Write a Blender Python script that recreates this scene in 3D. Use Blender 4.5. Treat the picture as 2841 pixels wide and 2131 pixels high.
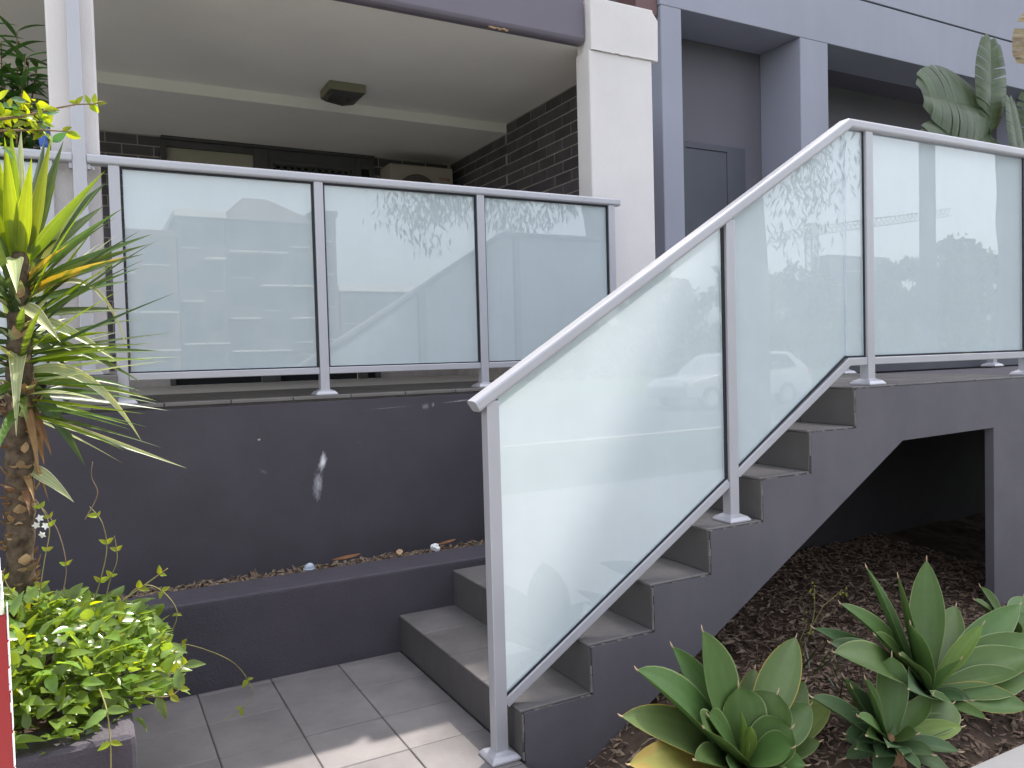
import bpy, bmesh, math, random
from mathutils import Vector, Matrix, noise
random.seed(11)
scene = bpy.context.scene
for _o in list(bpy.data.objects):
    bpy.data.objects.remove(_o)
COL = scene.collection

# ------------------------------------------------------------------ camera
cam = bpy.data.cameras.new('camera')
cam.sensor_width = 36.0
cam.lens = 36.0 * 2196.0 / 2841.0
cam.clip_start = 0.05
cam.clip_end = 3000.0
camo = bpy.data.objects.new('camera', cam)
COL.objects.link(camo)
_r = Vector((0.88015583, -0.473919, -0.02695368))
_u = Vector((0.04083388, 0.01901983, 0.9989849))
_f = Vector((0.47292527, 0.88036301, -0.03609237))
camo.matrix_world = Matrix(((_r.x, _u.x, -_f.x, -1.2767), (_r.y, _u.y, -_f.y, -2.3689), (_r.z, _u.z, -_f.z, 1.4049), (0, 0, 0, 1)))
scene.camera = camo

# ------------------------------------------------------------------ daylight
SUN = Vector((0.56, 0.40, 1.0)).normalized()          # towards the sun
SUN_EL = math.asin(SUN.z)
SUN_AZ = math.atan2(SUN.x, SUN.y)
world = bpy.data.worlds.new('World')
scene.world = world
world.use_nodes = True
_n = world.node_tree.nodes
_l = world.node_tree.links
_n.clear()
_out = _n.new('ShaderNodeOutputWorld')
_bg = _n.new('ShaderNodeBackground')
_sky = _n.new('ShaderNodeTexSky')
_sky.sky_type = 'NISHITA'
_sky.sun_disc = False
_sky.sun_elevation = SUN_EL
_sky.sun_rotation = SUN_AZ
_sky.air_density = 1.0
_sky.dust_density = 3.0
_sky.ozone_density = 1.0
_hs = _n.new('ShaderNodeHueSaturation')
_hs.inputs['Saturation'].default_value = 0.34
_l.new(_sky.outputs[0], _hs.inputs['Color'])
_l.new(_hs.outputs[0], _bg.inputs[0])
_bg.inputs[1].default_value = 0.15
_l.new(_bg.outputs[0], _out.inputs[0])
sun = bpy.data.lights.new('sun', 'SUN')
sun.energy = 2.4
sun.angle = math.radians(0.53)
sun.color = (1.0, 0.93, 0.84)
suno = bpy.data.objects.new('sun', sun)
suno.rotation_euler = (-SUN).to_track_quat('-Z', 'Y').to_euler()
suno.location = (0, 0, 30)
COL.objects.link(suno)
vs = scene.view_settings
vs.view_transform = 'Standard'
vs.look = 'None'
vs.gamma = 1.0
vs.use_curve_mapping = False
vs.exposure = 1.86
scene.cycles.max_bounces = 6
scene.cycles.diffuse_bounces = 4
scene.cycles.use_denoising = True

# ------------------------------------------------------------------ helpers
class MB:
    def __init__(self):
        self.v = []; self.f = []; self.s = []
    def box(self, x0, x1, y0, y1, z0, z1):
        b = len(self.v)
        self.v += [(x, y, z) for x in (x0, x1) for y in (y0, y1) for z in (z0, z1)]
        for q in ((0, 1, 3, 2), (4, 6, 7, 5), (0, 4, 5, 1), (2, 3, 7, 6), (0, 2, 6, 4), (1, 5, 7, 3)):
            self.f.append(tuple(b + i for i in q))
        return self
    def poly(self, pts):
        b = len(self.v); self.v += [tuple(p) for p in pts]
        self.f.append(tuple(range(b, b + len(pts)))); return self
    def prism_y(self, prof, y0, y1):                     # prof: (x,z) polygon
        b = len(self.v); n = len(prof)
        self.v += [(x, y0, z) for x, z in prof] + [(x, y1, z) for x, z in prof]
        self.f.append(tuple(b + i for i in range(n)))
        self.f.append(tuple(b + n + i for i in reversed(range(n))))
        for i in range(n):
            j = (i + 1) % n
            self.f.append((b + j, b + i, b + n + i, b + n + j))
        return self
    def prism_x(self, prof, x0, x1):                     # prof: (y,z) polygon
        b = len(self.v); n = len(prof)
        self.v += [(x0, y, z) for y, z in prof] + [(x1, y, z) for y, z in prof]
        self.f.append(tuple(b + i for i in range(n)))
        self.f.append(tuple(b + n + i for i in reversed(range(n))))
        for i in range(n):
            j = (i + 1) % n
            self.f.append((b + j, b + i, b + n + i, b + n + j))
        return self
    def prism_z(self, prof, z0, z1):                     # prof: (x,y) polygon
        b = len(self.v); n = len(prof)
        self.v += [(x, y, z0) for x, y in prof] + [(x, y, z1) for x, y in prof]
        self.f.append(tuple(b + i for i in range(n)))
        self.f.append(tuple(b + n + i for i in reversed(range(n))))
        for i in range(n):
            j = (i + 1) % n
            self.f.append((b + j, b + i, b + n + i, b + n + j))
        return self
    def tube(self, pts, r, n=8, cap=True):
        pts = [Vector(p) for p in pts]
        if not isinstance(r, (list, tuple)): r = [r] * len(pts)
        b = len(self.v); ref = Vector((0.31, 0.17, 0.93))
        for i, p in enumerate(pts):
            t = (pts[min(i + 1, len(pts) - 1)] - pts[max(i - 1, 0)])
            t = t.normalized() if t.length > 1e-9 else Vector((0, 0, 1))
            a = t.cross(ref)
            if a.length < 1e-4: a = t.cross(Vector((1, 0, 0)))
            a.normalize(); c = t.cross(a)
            for k in range(n):
                w = 2 * math.pi * k / n
                self.v.append(tuple(p + (a * math.cos(w) + c * math.sin(w)) * r[i]))
        for i in range(len(pts) - 1):
            for k in range(n):
                k2 = (k + 1) % n
                self.f.append((b + i * n + k, b + i * n + k2, b + (i + 1) * n + k2, b + (i + 1) * n + k))
        if cap:
            self.f.append(tuple(b + k for k in reversed(range(n))))
            e = b + (len(pts) - 1) * n
            self.f.append(tuple(e + k for k in range(n)))
        return self
    def bar(self, a, b, hw, hh, up=(0, 0, 1), side=None):  # rectangular bar from a to b
        a = Vector(a); b = Vector(b); t = (b - a).normalized()
        s = t.cross(Vector(up)).normalized() if side is None else Vector(side)
        u = s.cross(t).normalized(); n0 = len(self.v)
        for p in (a, b):
            for i, j in ((-1, -1), (1, -1), (1, 1), (-1, 1)):
                self.v.append(tuple(p + s * hw * i + u * hh * j))
        for q in ((0, 1, 2, 3), (7, 6, 5, 4), (0, 4, 5, 1), (1, 5, 6, 2), (2, 6, 7, 3), (3, 7, 4, 0)):
            self.f.append(tuple(n0 + i for i in q))
        return self
    def mesh(self, name, mat=None, bevel=0.0, seg=2, smooth=False):
        me = bpy.data.meshes.new(name)
        me.from_pydata(self.v, [], self.f)
        bm = bmesh.new(); bm.from_mesh(me)
        bmesh.ops.recalc_face_normals(bm, faces=bm.faces)
        if bevel > 0:
            ed = [e for e in bm.edges if len(e.link_faces) == 2 and e.calc_face_angle(0) > 0.35]
            bmesh.ops.bevel(bm, geom=ed, offset=bevel, segments=seg, affect='EDGES', profile=0.6)
        bm.to_mesh(me); bm.free()
        if smooth:
            me.polygons.foreach_set('use_smooth', [True] * len(me.polygons))
        elif bevel > 0 and seg > 1:
            pass
        if mat: me.materials.append(mat)
        return me

def link(name, mesh, parent=None, mw=None):
    o = bpy.data.objects.new(name, mesh)
    COL.objects.link(o)
    if mw is not None: o.matrix_world = mw
    if parent is not None:
        o.parent = parent
        loc = parent.get('base_loc')
        o.matrix_parent_inverse = Matrix.Translation(-Vector(loc)) if loc is not None else Matrix.Identity(4)
        if loc is not None and 'p_off' in parent: pass
    return o

def thing(name, label, cat, loc=(0, 0, 0), group=None, kind=None):
    o = bpy.data.objects.new(name, None)
    o.empty_display_size = 0.1
    COL.objects.link(o)
    o.location = loc
    o['base_loc'] = list(loc)
    o['label'] = label; o['category'] = cat
    if group: o['group'] = group
    if kind: o['kind'] = kind
    return o

def tag(o, label=None, cat=None, group=None, kind=None):
    if label: o['label'] = label
    if cat: o['category'] = cat
    if group: o['group'] = group
    if kind: o['kind'] = kind
    return o

def part(name, mb, mat, parent, bevel=0.0, seg=2, smooth=False):
    return link(name, mb.mesh(name, mat, bevel, seg, smooth), parent)

def BOX(*a): return MB().box(*a)

# ------------------------------------------------------------------ materials
def nodes_of(name):
    m = bpy.data.materials.new(name); m.use_nodes = True
    nt = m.node_tree; nt.nodes.clear()
    out = nt.nodes.new('ShaderNodeOutputMaterial')
    return m, nt, out

def ramp(nt, src, stops):
    r = nt.nodes.new('ShaderNodeValToRGB')
    el = r.color_ramp.elements
    while len(el) < len(stops): el.new(0.5)
    for e, (p, c) in zip(el, stops):
        e.position = p; e.color = (c[0], c[1], c[2], 1)
    nt.links.new(src, r.inputs[0]); return r

def noise_tex(nt, scale, detail=4, rough=0.55, coord=None, stretch=None):
    n = nt.nodes.new('ShaderNodeTexNoise')
    n.inputs['Scale'].default_value = scale
    n.inputs['Detail'].default_value = detail
    n.inputs['Roughness'].default_value = rough
    if coord is None:
        g = nt.nodes.new('ShaderNodeNewGeometry'); coord = g.outputs['Position']
    if stretch:
        mp = nt.nodes.new('ShaderNodeMapping'); mp.inputs['Scale'].default_value = stretch
        nt.links.new(coord, mp.inputs[0]); coord = mp.outputs[0]
    nt.links.new(coord, n.inputs['Vector']); return n

def surf(name, col, rough=0.7, var=0.12, vscale=3.0, bump=0.15, bscale=60.0, metal=0.0, spec=0.4, streak=0.0, speckle=0.0, coat=0.0, per_object=0.0, streak_amount=0.2):
    m, nt, out = nodes_of(name)
    L = nt.links.new
    p = nt.nodes.new('ShaderNodeBsdfPrincipled')
    p.inputs['Roughness'].default_value = rough
    p.inputs['Metallic'].default_value = metal
    p.inputs['Specular IOR Level'].default_value = spec
    p.inputs['Coat Weight'].default_value = coat
    c0 = tuple(c * (1 - var) for c in col); c1 = tuple(min(1, c * (1 + var)) for c in col)
    n = noise_tex(nt, vscale, 6)
    cr = ramp(nt, n.outputs['Fac'], [(0.3, c0), (0.7, c1)])
    cur = cr.outputs[0]
    if streak > 0:
        s = noise_tex(nt, streak, 4, 0.6, stretch=(1.0, 1.0, 0.06))
        sr = ramp(nt, s.outputs['Fac'], [(0.45, (0, 0, 0)), (0.75, (1, 1, 1))])
        mx = nt.nodes.new('ShaderNodeMix'); mx.data_type = 'RGBA'; mx.blend_type = 'MIX'
        ml = nt.nodes.new('ShaderNodeMath'); ml.operation = 'MULTIPLY'; ml.inputs[1].default_value = streak_amount
        L(sr.outputs[0], ml.inputs[0]); L(ml.outputs[0], mx.inputs[0]); L(cur, mx.inputs[6])
        mx.inputs[7].default_value = (min(1, col[0] * 2.4), min(1, col[1] * 2.3), min(1, col[2] * 2.2), 1)
        cur = mx.outputs[2]
    if speckle > 0:
        s = noise_tex(nt, speckle, 2, 0.5)
        sr = ramp(nt, s.outputs['Fac'], [(0.78, (0, 0, 0)), (0.82, (1, 1, 1))])
        mx = nt.nodes.new('ShaderNodeMix'); mx.data_type = 'RGBA'
        ml = nt.nodes.new('ShaderNodeMath'); ml.operation = 'MULTIPLY'; ml.inputs[1].default_value = 0.5
        L(sr.outputs[0], ml.inputs[0]); L(ml.outputs[0], mx.inputs[0]); L(cur, mx.inputs[6])
        mx.inputs[7].default_value = tuple(min(1, c * 3 + 0.05) for c in col) + (1,)
        cur = mx.outputs[2]
    if per_object > 0:
        oi = nt.nodes.new('ShaderNodeObjectInfo')
        mr = nt.nodes.new('ShaderNodeMapRange'); mr.inputs[3].default_value = 1 - per_object; mr.inputs[4].default_value = 1 + per_object
        L(oi.outputs['Random'], mr.inputs[0])
        hv = nt.nodes.new('ShaderNodeHueSaturation'); L(cur, hv.inputs['Color']); L(mr.outputs[0], hv.inputs['Value'])
        cur = hv.outputs[0]
    L(cur, p.inputs['Base Color'])
    n2 = noise_tex(nt, vscale * 5, 4)
    rr = nt.nodes.new('ShaderNodeMapRange'); rr.inputs[3].default_value = max(0, rough - 0.1); rr.inputs[4].default_value = min(1, rough + 0.1)
    L(n2.outputs['Fac'], rr.inputs[0]); L(rr.outputs[0], p.inputs['Roughness'])
    if bump > 0:
        b = nt.nodes.new('ShaderNodeBump'); b.inputs['Strength'].default_value = bump; b.inputs['Distance'].default_value = 0.004
        nb = noise_tex(nt, bscale, 5, 0.6)
        L(nb.outputs['Fac'], b.inputs['Height']); L(b.outputs[0], p.inputs['Normal'])
    L(p.outputs[0], out.inputs[0])
    m['cur'] = 0
    return m

def leafmat(name, col, trans=0.35, rough=0.4, var=0.25, spec=0.5, stripe=0.0, edge=None, tcol=None, patch=None):
    m, nt, out = nodes_of(name); L = nt.links.new
    p = nt.nodes.new('ShaderNodeBsdfPrincipled')
    p.inputs['Roughness'].default_value = rough
    p.inputs['Specular IOR Level'].default_value = spec
    oi = nt.nodes.new('ShaderNodeObjectInfo')
    n = noise_tex(nt, 25.0, 4)
    cr = ramp(nt, n.outputs['Fac'], [(0.3, tuple(c * (1 - var * .6) for c in col)), (0.7, tuple(c * (1 + var * .6) for c in col))])
    hv = nt.nodes.new('ShaderNodeHueSaturation'); L(cr.outputs[0], hv.inputs['Color'])
    mr = nt.nodes.new('ShaderNodeMapRange'); mr.inputs[3].default_value = 1 - var; mr.inputs[4].default_value = 1 + var
    L(oi.outputs['Random'], mr.inputs[0]); L(mr.outputs[0], hv.inputs['Value'])
    mh = nt.nodes.new('ShaderNodeMapRange'); mh.inputs[3].default_value = 0.485; mh.inputs[4].default_value = 0.515
    L(oi.outputs['Random'], mh.inputs[0]); L(mh.outputs[0], hv.inputs['Hue'])
    cur = hv.outputs[0]
    if stripe > 0 or edge is not None or patch is not None:
        uv = nt.nodes.new('ShaderNodeUVMap')
        sp = nt.nodes.new('ShaderNodeSeparateXYZ'); L(uv.outputs[0], sp.inputs[0])
    if stripe > 0:
        w = nt.nodes.new('ShaderNodeTexNoise'); w.inputs['Scale'].default_value = 1.0; w.inputs['Detail'].default_value = 3
        mp = nt.nodes.new('ShaderNodeMapping'); mp.inputs['Scale'].default_value = (7, 0.8, 1)
        L(uv.outputs[0], mp.inputs[0]); L(mp.outputs[0], w.inputs['Vector'])
        wr = ramp(nt, w.outputs['Fac'], [(0.35, (1 - stripe,) * 3), (0.7, (1 + stripe,) * 3)])
        mx = nt.nodes.new('ShaderNodeMix'); mx.data_type = 'RGBA'; mx.blend_type = 'MULTIPLY'; mx.inputs[0].default_value = 1
        L(cur, mx.inputs[6]); L(wr.outputs[0], mx.inputs[7]); cur = mx.outputs[2]
    if edge is not None:
        ab = nt.nodes.new('ShaderNodeMath'); ab.operation = 'SUBTRACT'; ab.inputs[1].default_value = 0.5; L(sp.outputs['X'], ab.inputs[0])
        aa = nt.nodes.new('ShaderNodeMath'); aa.operation = 'ABSOLUTE'; L(ab.outputs[0], aa.inputs[0])
        er = ramp(nt, aa.outputs[0], [(edge[1], (0, 0, 0)), (edge[1] + 0.03, (1, 1, 1))])
        mx = nt.nodes.new('ShaderNodeMix'); mx.data_type = 'RGBA'
        L(er.outputs[0], mx.inputs[0]); L(cur, mx.inputs[6]); mx.inputs[7].default_value = tuple(edge[0]) + (1,)
        cur = mx.outputs[2]
    if patch is not None:
        w = nt.nodes.new('ShaderNodeTexNoise'); w.inputs['Scale'].default_value = 1.0; w.inputs['Detail'].default_value = 4
        mp = nt.nodes.new('ShaderNodeMapping'); mp.inputs['Scale'].default_value = (1.6, 3.0, 1); mp.inputs['Location'].default_value = (3.1, 0.4, 0)
        L(uv.outputs[0], mp.inputs[0]); L(mp.outputs[0], w.inputs['Vector'])
        wr = ramp(nt, w.outputs['Fac'], [(0.47, (0, 0, 0)), (0.54, (1, 1, 1))])
        mx = nt.nodes.new('ShaderNodeMix'); mx.data_type = 'RGBA'
        L(wr.outputs[0], mx.inputs[0]); L(cur, mx.inputs[6]); mx.inputs[7].default_value = tuple(patch) + (1,); cur = mx.outputs[2]
    L(cur, p.inputs['Base Color'])
    b = nt.nodes.new('ShaderNodeBump'); b.inputs['Strength'].default_value = 0.12; b.inputs['Distance'].default_value = 0.002
    nb = noise_tex(nt, 120.0, 3); L(nb.outputs['Fac'], b.inputs['Height']); L(b.outputs[0], p.inputs['Normal'])
    t = nt.nodes.new('ShaderNodeBsdfTranslucent')
    if tcol is None:
        gm = nt.nodes.new('ShaderNodeMix'); gm.data_type = 'RGBA'; gm.blend_type = 'MULTIPLY'; gm.inputs[0].default_value = 1
        L(cur, gm.inputs[6]); gm.inputs[7].default_value = (2.6, 2.2, 0.7, 1); L(gm.outputs[2], t.inputs[0])
    else:
        t.inputs[0].default_value = tuple(tcol) + (1,)
    ms = nt.nodes.new('ShaderNodeMixShader'); ms.inputs[0].default_value = trans
    L(p.outputs[0], ms.inputs[1]); L(t.outputs[0], ms.inputs[2]); L(ms.outputs[0], out.inputs[0])
    return m

def frosted_face(name, col, trans):
    """the etched back face of a pane: scatters light back and lets part of it through"""
    m, nt, out = nodes_of(name); L = nt.links.new
    n = noise_tex(nt, 3.0, 6, 0.65)
    cr = ramp(nt, n.outputs['Fac'], [(0.3, tuple(c * 0.965 for c in col)), (0.7, tuple(min(1, c * 1.03) for c in col))])
    s = noise_tex(nt, 16.0, 6, 0.7, stretch=(1.0, 1.0, 0.12))          # drip lines and dust film
    sr = ramp(nt, s.outputs['Fac'], [(0.35, (0.988, 0.988, 0.986)), (0.62, (1.0, 1.0, 1.0)), (0.80, (1.01, 1.01, 1.008))])
    mx = nt.nodes.new('ShaderNodeMix'); mx.data_type = 'RGBA'; mx.blend_type = 'MULTIPLY'; mx.inputs[0].default_value = 1
    L(cr.outputs[0], mx.inputs[6]); L(sr.outputs[0], mx.inputs[7])
    d = nt.nodes.new('ShaderNodeBsdfDiffuse'); L(mx.outputs[2], d.inputs[0])
    t = nt.nodes.new('ShaderNodeBsdfTranslucent'); L(mx.outputs[2], t.inputs[0])
    m1 = nt.nodes.new('ShaderNodeMixShader'); m1.inputs[0].default_value = trans
    L(d.outputs[0], m1.inputs[1]); L(t.outputs[0], m1.inputs[2]); L(m1.outputs[0], out.inputs[0])
    return m

def clear_face(name, ior):
    """the polished front face: mirrors the street, otherwise see-through to the etched face"""
    m, nt, out = nodes_of(name); L = nt.links.new
    tr = nt.nodes.new('ShaderNodeBsdfTransparent'); tr.inputs[0].default_value = (0.97, 0.99, 0.985, 1)
    g = nt.nodes.new('ShaderNodeBsdfGlossy'); g.inputs['Roughness'].default_value = 0.003; g.inputs[0].default_value = (1, 1, 1, 1)
    f0 = ((ior - 1) / (ior + 1)) ** 2
    lw = nt.nodes.new('ShaderNodeLayerWeight'); lw.inputs['Blend'].default_value = 0.5
    pw_ = nt.nodes.new('ShaderNodeMath'); pw_.operation = 'POWER'; pw_.inputs[1].default_value = 5.0; L(lw.outputs['Facing'], pw_.inputs[0])
    f = nt.nodes.new('ShaderNodeMath'); f.operation = 'MULTIPLY_ADD'; f.inputs[1].default_value = 1 - f0; f.inputs[2].default_value = f0; L(pw_.outputs[0], f.inputs[0])
    b = nt.nodes.new('ShaderNodeBump'); b.inputs['Strength'].default_value = 0.02; b.inputs['Distance'].default_value = 0.01
    nb = noise_tex(nt, 1.6, 1); L(nb.outputs['Fac'], b.inputs['Height']); L(b.outputs[0], g.inputs['Normal'])
    m2 = nt.nodes.new('ShaderNodeMixShader'); L(f.outputs[0], m2.inputs[0]); L(tr.outputs[0], m2.inputs[1]); L(g.outputs[0], m2.inputs[2])
    L(m2.outputs[0], out.inputs[0])
    return m

M = {}
M['dark'] = surf('charcoal_paint', (0.062, 0.055, 0.067), 0.62, 0.12, 2.2, 0.30, 160, spec=0.35, speckle=70.0)
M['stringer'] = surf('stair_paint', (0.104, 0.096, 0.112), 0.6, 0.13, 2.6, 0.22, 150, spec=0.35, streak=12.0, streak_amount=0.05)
M['hollow'] = surf('shade_dark_wall', (0.042, 0.039, 0.044), 0.8, 0.15, 2.0, 0.3, 60, spec=0.2)  # darker than the other walls, the hollow's shade put into the colour
M['planter'] = surf('rough_charcoal_render', (0.066, 0.058, 0.072), 0.72, 0.12, 3.0, 1.0, 95, spec=0.3)
M['fascia'] = surf('plum_fascia_paint', (0.155, 0.136, 0.170), 0.55, 0.06, 1.5, 0.08, 80)
M['white'] = surf('white_render', (0.72, 0.675, 0.67), 0.85, 0.05, 2.0, 0.55, 110, spec=0.25, streak=14.0, streak_amount=0.02)
M['ceiling'] = surf('cream_ceiling', (0.88, 0.835, 0.80), 0.8, 0.04, 1.5, 0.04, 60, spec=0.2)
M['alu'] = surf('silver_powder_coat', (0.435, 0.43, 0.465), 0.38, 0.03, 3.0, 0.04, 300, metal=0.25, spec=0.5)
M['alu_dark'] = surf('dark_gasket', (0.02, 0.02, 0.026), 0.6, 0.1, 5.0, 0.0)
M['tile'] = surf('slate_grey_tile', (0.168, 0.156, 0.157), 0.52, 0.20, 5.0, 0.25, 45, spec=0.4, per_object=0.10, speckle=60.0)
M['tread'] = surf('dark_tread_tile', (0.128, 0.119, 0.118), 0.52, 0.22, 5.0, 0.25, 45, spec=0.4, per_object=0.08, speckle=60.0)  # darker than the paving tile
M['riser'] = surf('grey_riser_tile', (0.082, 0.076, 0.074), 0.55, 0.10, 3.0, 0.15, 70, per_object=0.06)
M['grout'] = surf('pale_grout', (0.16, 0.148, 0.138), 0.9, 0.3, 20.0, 0.3, 200)
M['grout_dark'] = surf('grey_grout', (0.050, 0.045, 0.042), 0.95, 0.35, 12.0, 0.4, 200)
M['inner_floor'] = surf('pale_bounce_floor', (0.58, 0.55, 0.51), 0.5, 0.05, 3.0, 0.05, 60)  # unseen inner floor, made pale to bounce light up to the ceiling
M['floor'] = surf('terrace_floor_tile', (0.145, 0.134, 0.126), 0.5, 0.10, 3.0, 0.1, 60, per_object=0.05)
M['brick'] = surf('dark_brick', (0.085, 0.074, 0.082), 0.5, 0.22, 8.0, 0.35, 90, spec=0.45, per_object=0.22)
M['mortar'] = surf('brick_mortar', (0.40, 0.36, 0.34), 0.95, 0.15, 10.0, 0.4, 150, spec=0.1)
M['portal'] = surf('blue_grey_render', (0.325, 0.330, 0.395), 0.75, 0.05, 0.8, 0.12, 100, spec=0.3, streak=6.0, streak_amount=0.03)
M['portal_in'] = surf('shaded_inner_render', (0.150, 0.142, 0.166), 0.75, 0.06, 1.0, 0.1, 100)  # darker copy of the portal render, recess shade put into its colour
M['portal_door'] = surf('dark_grey_door', (0.085, 0.088, 0.108), 0.5, 0.06, 2.0, 0.03)
M['frame'] = surf('bronze_window_frame', (0.075, 0.070, 0.072), 0.45, 0.1, 3.0, 0.02)
M['blind'] = surf('cream_blind', (0.36, 0.33, 0.26), 0.8, 0.05, 4.0, 0.05)
M['void'] = surf('dark_interior', (0.012, 0.012, 0.014), 0.9, 0.1, 3.0, 0.0)
M['ac'] = surf('ivory_plastic', (0.34, 0.30, 0.25), 0.5, 0.04, 3.0, 0.0)
M['ac_grille'] = surf('grey_fan_grille', (0.085, 0.07, 0.062), 0.6, 0.1, 5.0, 0.0)
M['red_print'] = surf('red_print', (0.30, 0.06, 0.05), 0.6, 0.05, 5.0, 0.0)
M['lamp'] = surf('beige_lamp_body', (0.20, 0.18, 0.125), 0.5, 0.05, 4.0, 0.0)
M['lamp_lens'] = surf('smoky_lamp_lens', (0.06, 0.055, 0.055), 0.3, 0.05, 4.0, 0.0)
M['blue'] = surf('blue_plastic', (0.03, 0.10, 0.42), 0.35, 0.05, 6.0, 0.0)
M['whiteplastic'] = surf('white_plastic', (0.75, 0.75, 0.76), 0.4, 0.03, 6.0, 0.0)
M['plum'] = surf('plum_flashing', (0.16, 0.085, 0.085), 0.6, 0.1, 4.0, 0.1)
M['glass'] = frosted_face('frosted_glass', (0.725, 0.785, 0.835), 0.36)
M['glass_front'] = clear_face('polished_glass', 1.86)
M['soil'] = surf('dark_mulch_soil', (0.070, 0.050, 0.038), 0.95, 0.35, 14.0, 0.9, 40, spec=0.1)
M['chip'] = surf('bark_chip', (0.190, 0.132, 0.100), 0.9, 0.6, 40.0, 0.3, 60, spec=0.15)
M['litter'] = surf('dry_leaf_litter', (0.22, 0.165, 0.12), 0.85, 0.60, 45.0, 0.2, 60, spec=0.2)
M['dryleaf'] = surf('brown_dry_leaf', (0.26, 0.125, 0.06), 0.8, 0.3, 12.0, 0.2, 60, spec=0.2)
M['concrete'] = surf('footpath_concrete', (0.42, 0.395, 0.37), 0.85, 0.12, 2.0, 0.3, 90, spec=0.2)
M['asphalt'] = surf('asphalt', (0.055, 0.055, 0.057), 0.9, 0.15, 2.0, 0.4, 80, spec=0.2)
M['grass'] = surf('verge_grass', (0.055, 0.085, 0.028), 0.95, 0.3, 3.0, 0.8, 40, spec=0.1)
M['tissue'] = surf('white_tissue', (0.80, 0.79, 0.78), 0.9, 0.03, 30.0, 0.4, 80)
M['clearplastic'] = surf('clear_plastic', (0.42, 0.47, 0.56), 0.12, 0.05, 30.0, 0.0, coat=0.6)
M['red'] = surf('red_sign_paint', (0.30, 0.020, 0.024), 0.4, 0.06, 3.0, 0.0)
M['cream'] = surf('cream_sign_paint', (0.70, 0.72, 0.60), 0.5, 0.05, 3.0, 0.0)
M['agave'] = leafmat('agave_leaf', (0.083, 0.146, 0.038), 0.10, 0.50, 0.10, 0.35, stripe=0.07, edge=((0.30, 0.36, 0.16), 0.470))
M['agave_y'] = leafmat('agave_leaf_yellow_edge', (0.095, 0.148, 0.045), 0.12, 0.50, 0.10, 0.35, stripe=0.08, edge=((0.42, 0.29, 0.06), 0.468))
M['agave_o'] = leafmat('agave_leaf_yellowing', (0.22, 0.205, 0.05), 0.15, 0.55, 0.12, 0.3, stripe=0.1, edge=((0.42, 0.28, 0.10), 0.465), patch=(0.27, 0.20, 0.05))
M['agave_d'] = leafmat('agave_leaf_shaded', (0.066, 0.115, 0.045), 0.08, 0.55, 0.12, 0.35, stripe=0.07, edge=((0.22, 0.27, 0.13), 0.470))  # darker copy of the agave leaf, shade put into its colour
M['agave_l'] = leafmat('agave_leaf_young', (0.15, 0.225, 0.045), 0.16, 0.50, 0.10, 0.35, stripe=0.12, edge=((0.34, 0.40, 0.14), 0.470))
M['agave_tip'] = surf('dry_leaf_tip', (0.42, 0.31, 0.20), 0.8, 0.2, 20.0, 0.1)
M['agave_stem'] = surf('agave_stem', (0.30, 0.17, 0.09), 0.8, 0.3, 12.0, 0.5, 40)
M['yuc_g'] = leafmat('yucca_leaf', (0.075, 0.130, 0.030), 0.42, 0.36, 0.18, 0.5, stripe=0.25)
M['yuc_l'] = leafmat('yucca_leaf_sunlit', (0.155, 0.235, 0.018), 0.50, 0.36, 0.12, 0.5, stripe=0.15, edge=((0.30, 0.36, 0.05), 0.46))  # brighter copy of the yucca leaf, sunlight put into its colour
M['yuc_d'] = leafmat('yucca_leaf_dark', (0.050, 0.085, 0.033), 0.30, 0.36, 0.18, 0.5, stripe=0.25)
M['yuc_p'] = leafmat('yucca_leaf_pale', (0.33, 0.37, 0.19), 0.25, 0.45, 0.12, 0.5, stripe=0.3, edge=((0.62, 0.62, 0.45), 0.44))
M['yuc_y'] = leafmat('yucca_leaf_yellow_patch', (0.10, 0.155, 0.022), 0.42, 0.4, 0.12, 0.5, stripe=0.2, patch=(0.42, 0.30, 0.05))
M['yuc_n'] = leafmat('yucca_leaf_dead', (0.27, 0.16, 0.085), 0.25, 0.7, 0.25, 0.2, stripe=0.4, tcol=(0.35, 0.17, 0.07))
M['yuc_trunk'] = surf('yucca_bark', (0.095, 0.070, 0.048), 0.9, 0.6, 30.0, 1.0, 70, spec=0.15)
M['scar'] = surf('yucca_leaf_scar', (0.34, 0.23, 0.13), 0.85, 0.4, 20.0, 0.4, 60, per_object=0.3)
M['jas'] = leafmat('jasmine_leaf', (0.140, 0.222, 0.045), 0.38, 0.24, 0.35, 0.55)
M['jas_y'] = leafmat('jasmine_young_leaf', (0.24, 0.30, 0.012), 0.50, 0.35, 0.25, 0.5)
M['jas_d'] = leafmat('jasmine_inner_leaf', (0.030, 0.062, 0.018), 0.25, 0.35, 0.3, 0.5)
M['vine'] = surf('vine_stem', (0.22, 0.20, 0.07), 0.7, 0.3, 15.0, 0.1)
M['twig'] = surf('brown_twig', (0.22, 0.15, 0.09), 0.8, 0.3, 15.0, 0.2)
M['petal'] = leafmat('white_petal', (0.80, 0.80, 0.76), 0.3, 0.6, 0.05, 0.3, tcol=(0.8, 0.8, 0.7))
M['ole'] = leafmat('oleander_leaf', (0.055, 0.135, 0.040), 0.25, 0.38, 0.35, 0.5)
M['yel'] = leafmat('yellow_green_leaf', (0.20, 0.27, 0.012), 0.55, 0.35, 0.25, 0.5)
M['str'] = leafmat('strelitzia_leaf', (0.088, 0.120, 0.066), 0.25, 0.45, 0.12, 0.4, stripe=0.22)
M['str_dry'] = leafmat('strelitzia_dry_leaf', (0.36, 0.27, 0.17), 0.3, 0.6, 0.15, 0.3, stripe=0.45, tcol=(0.45, 0.3, 0.15))
M['gum'] = leafmat('gum_leaf', (0.050, 0.075, 0.035), 0.25, 0.45, 0.3, 0.4)
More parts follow.
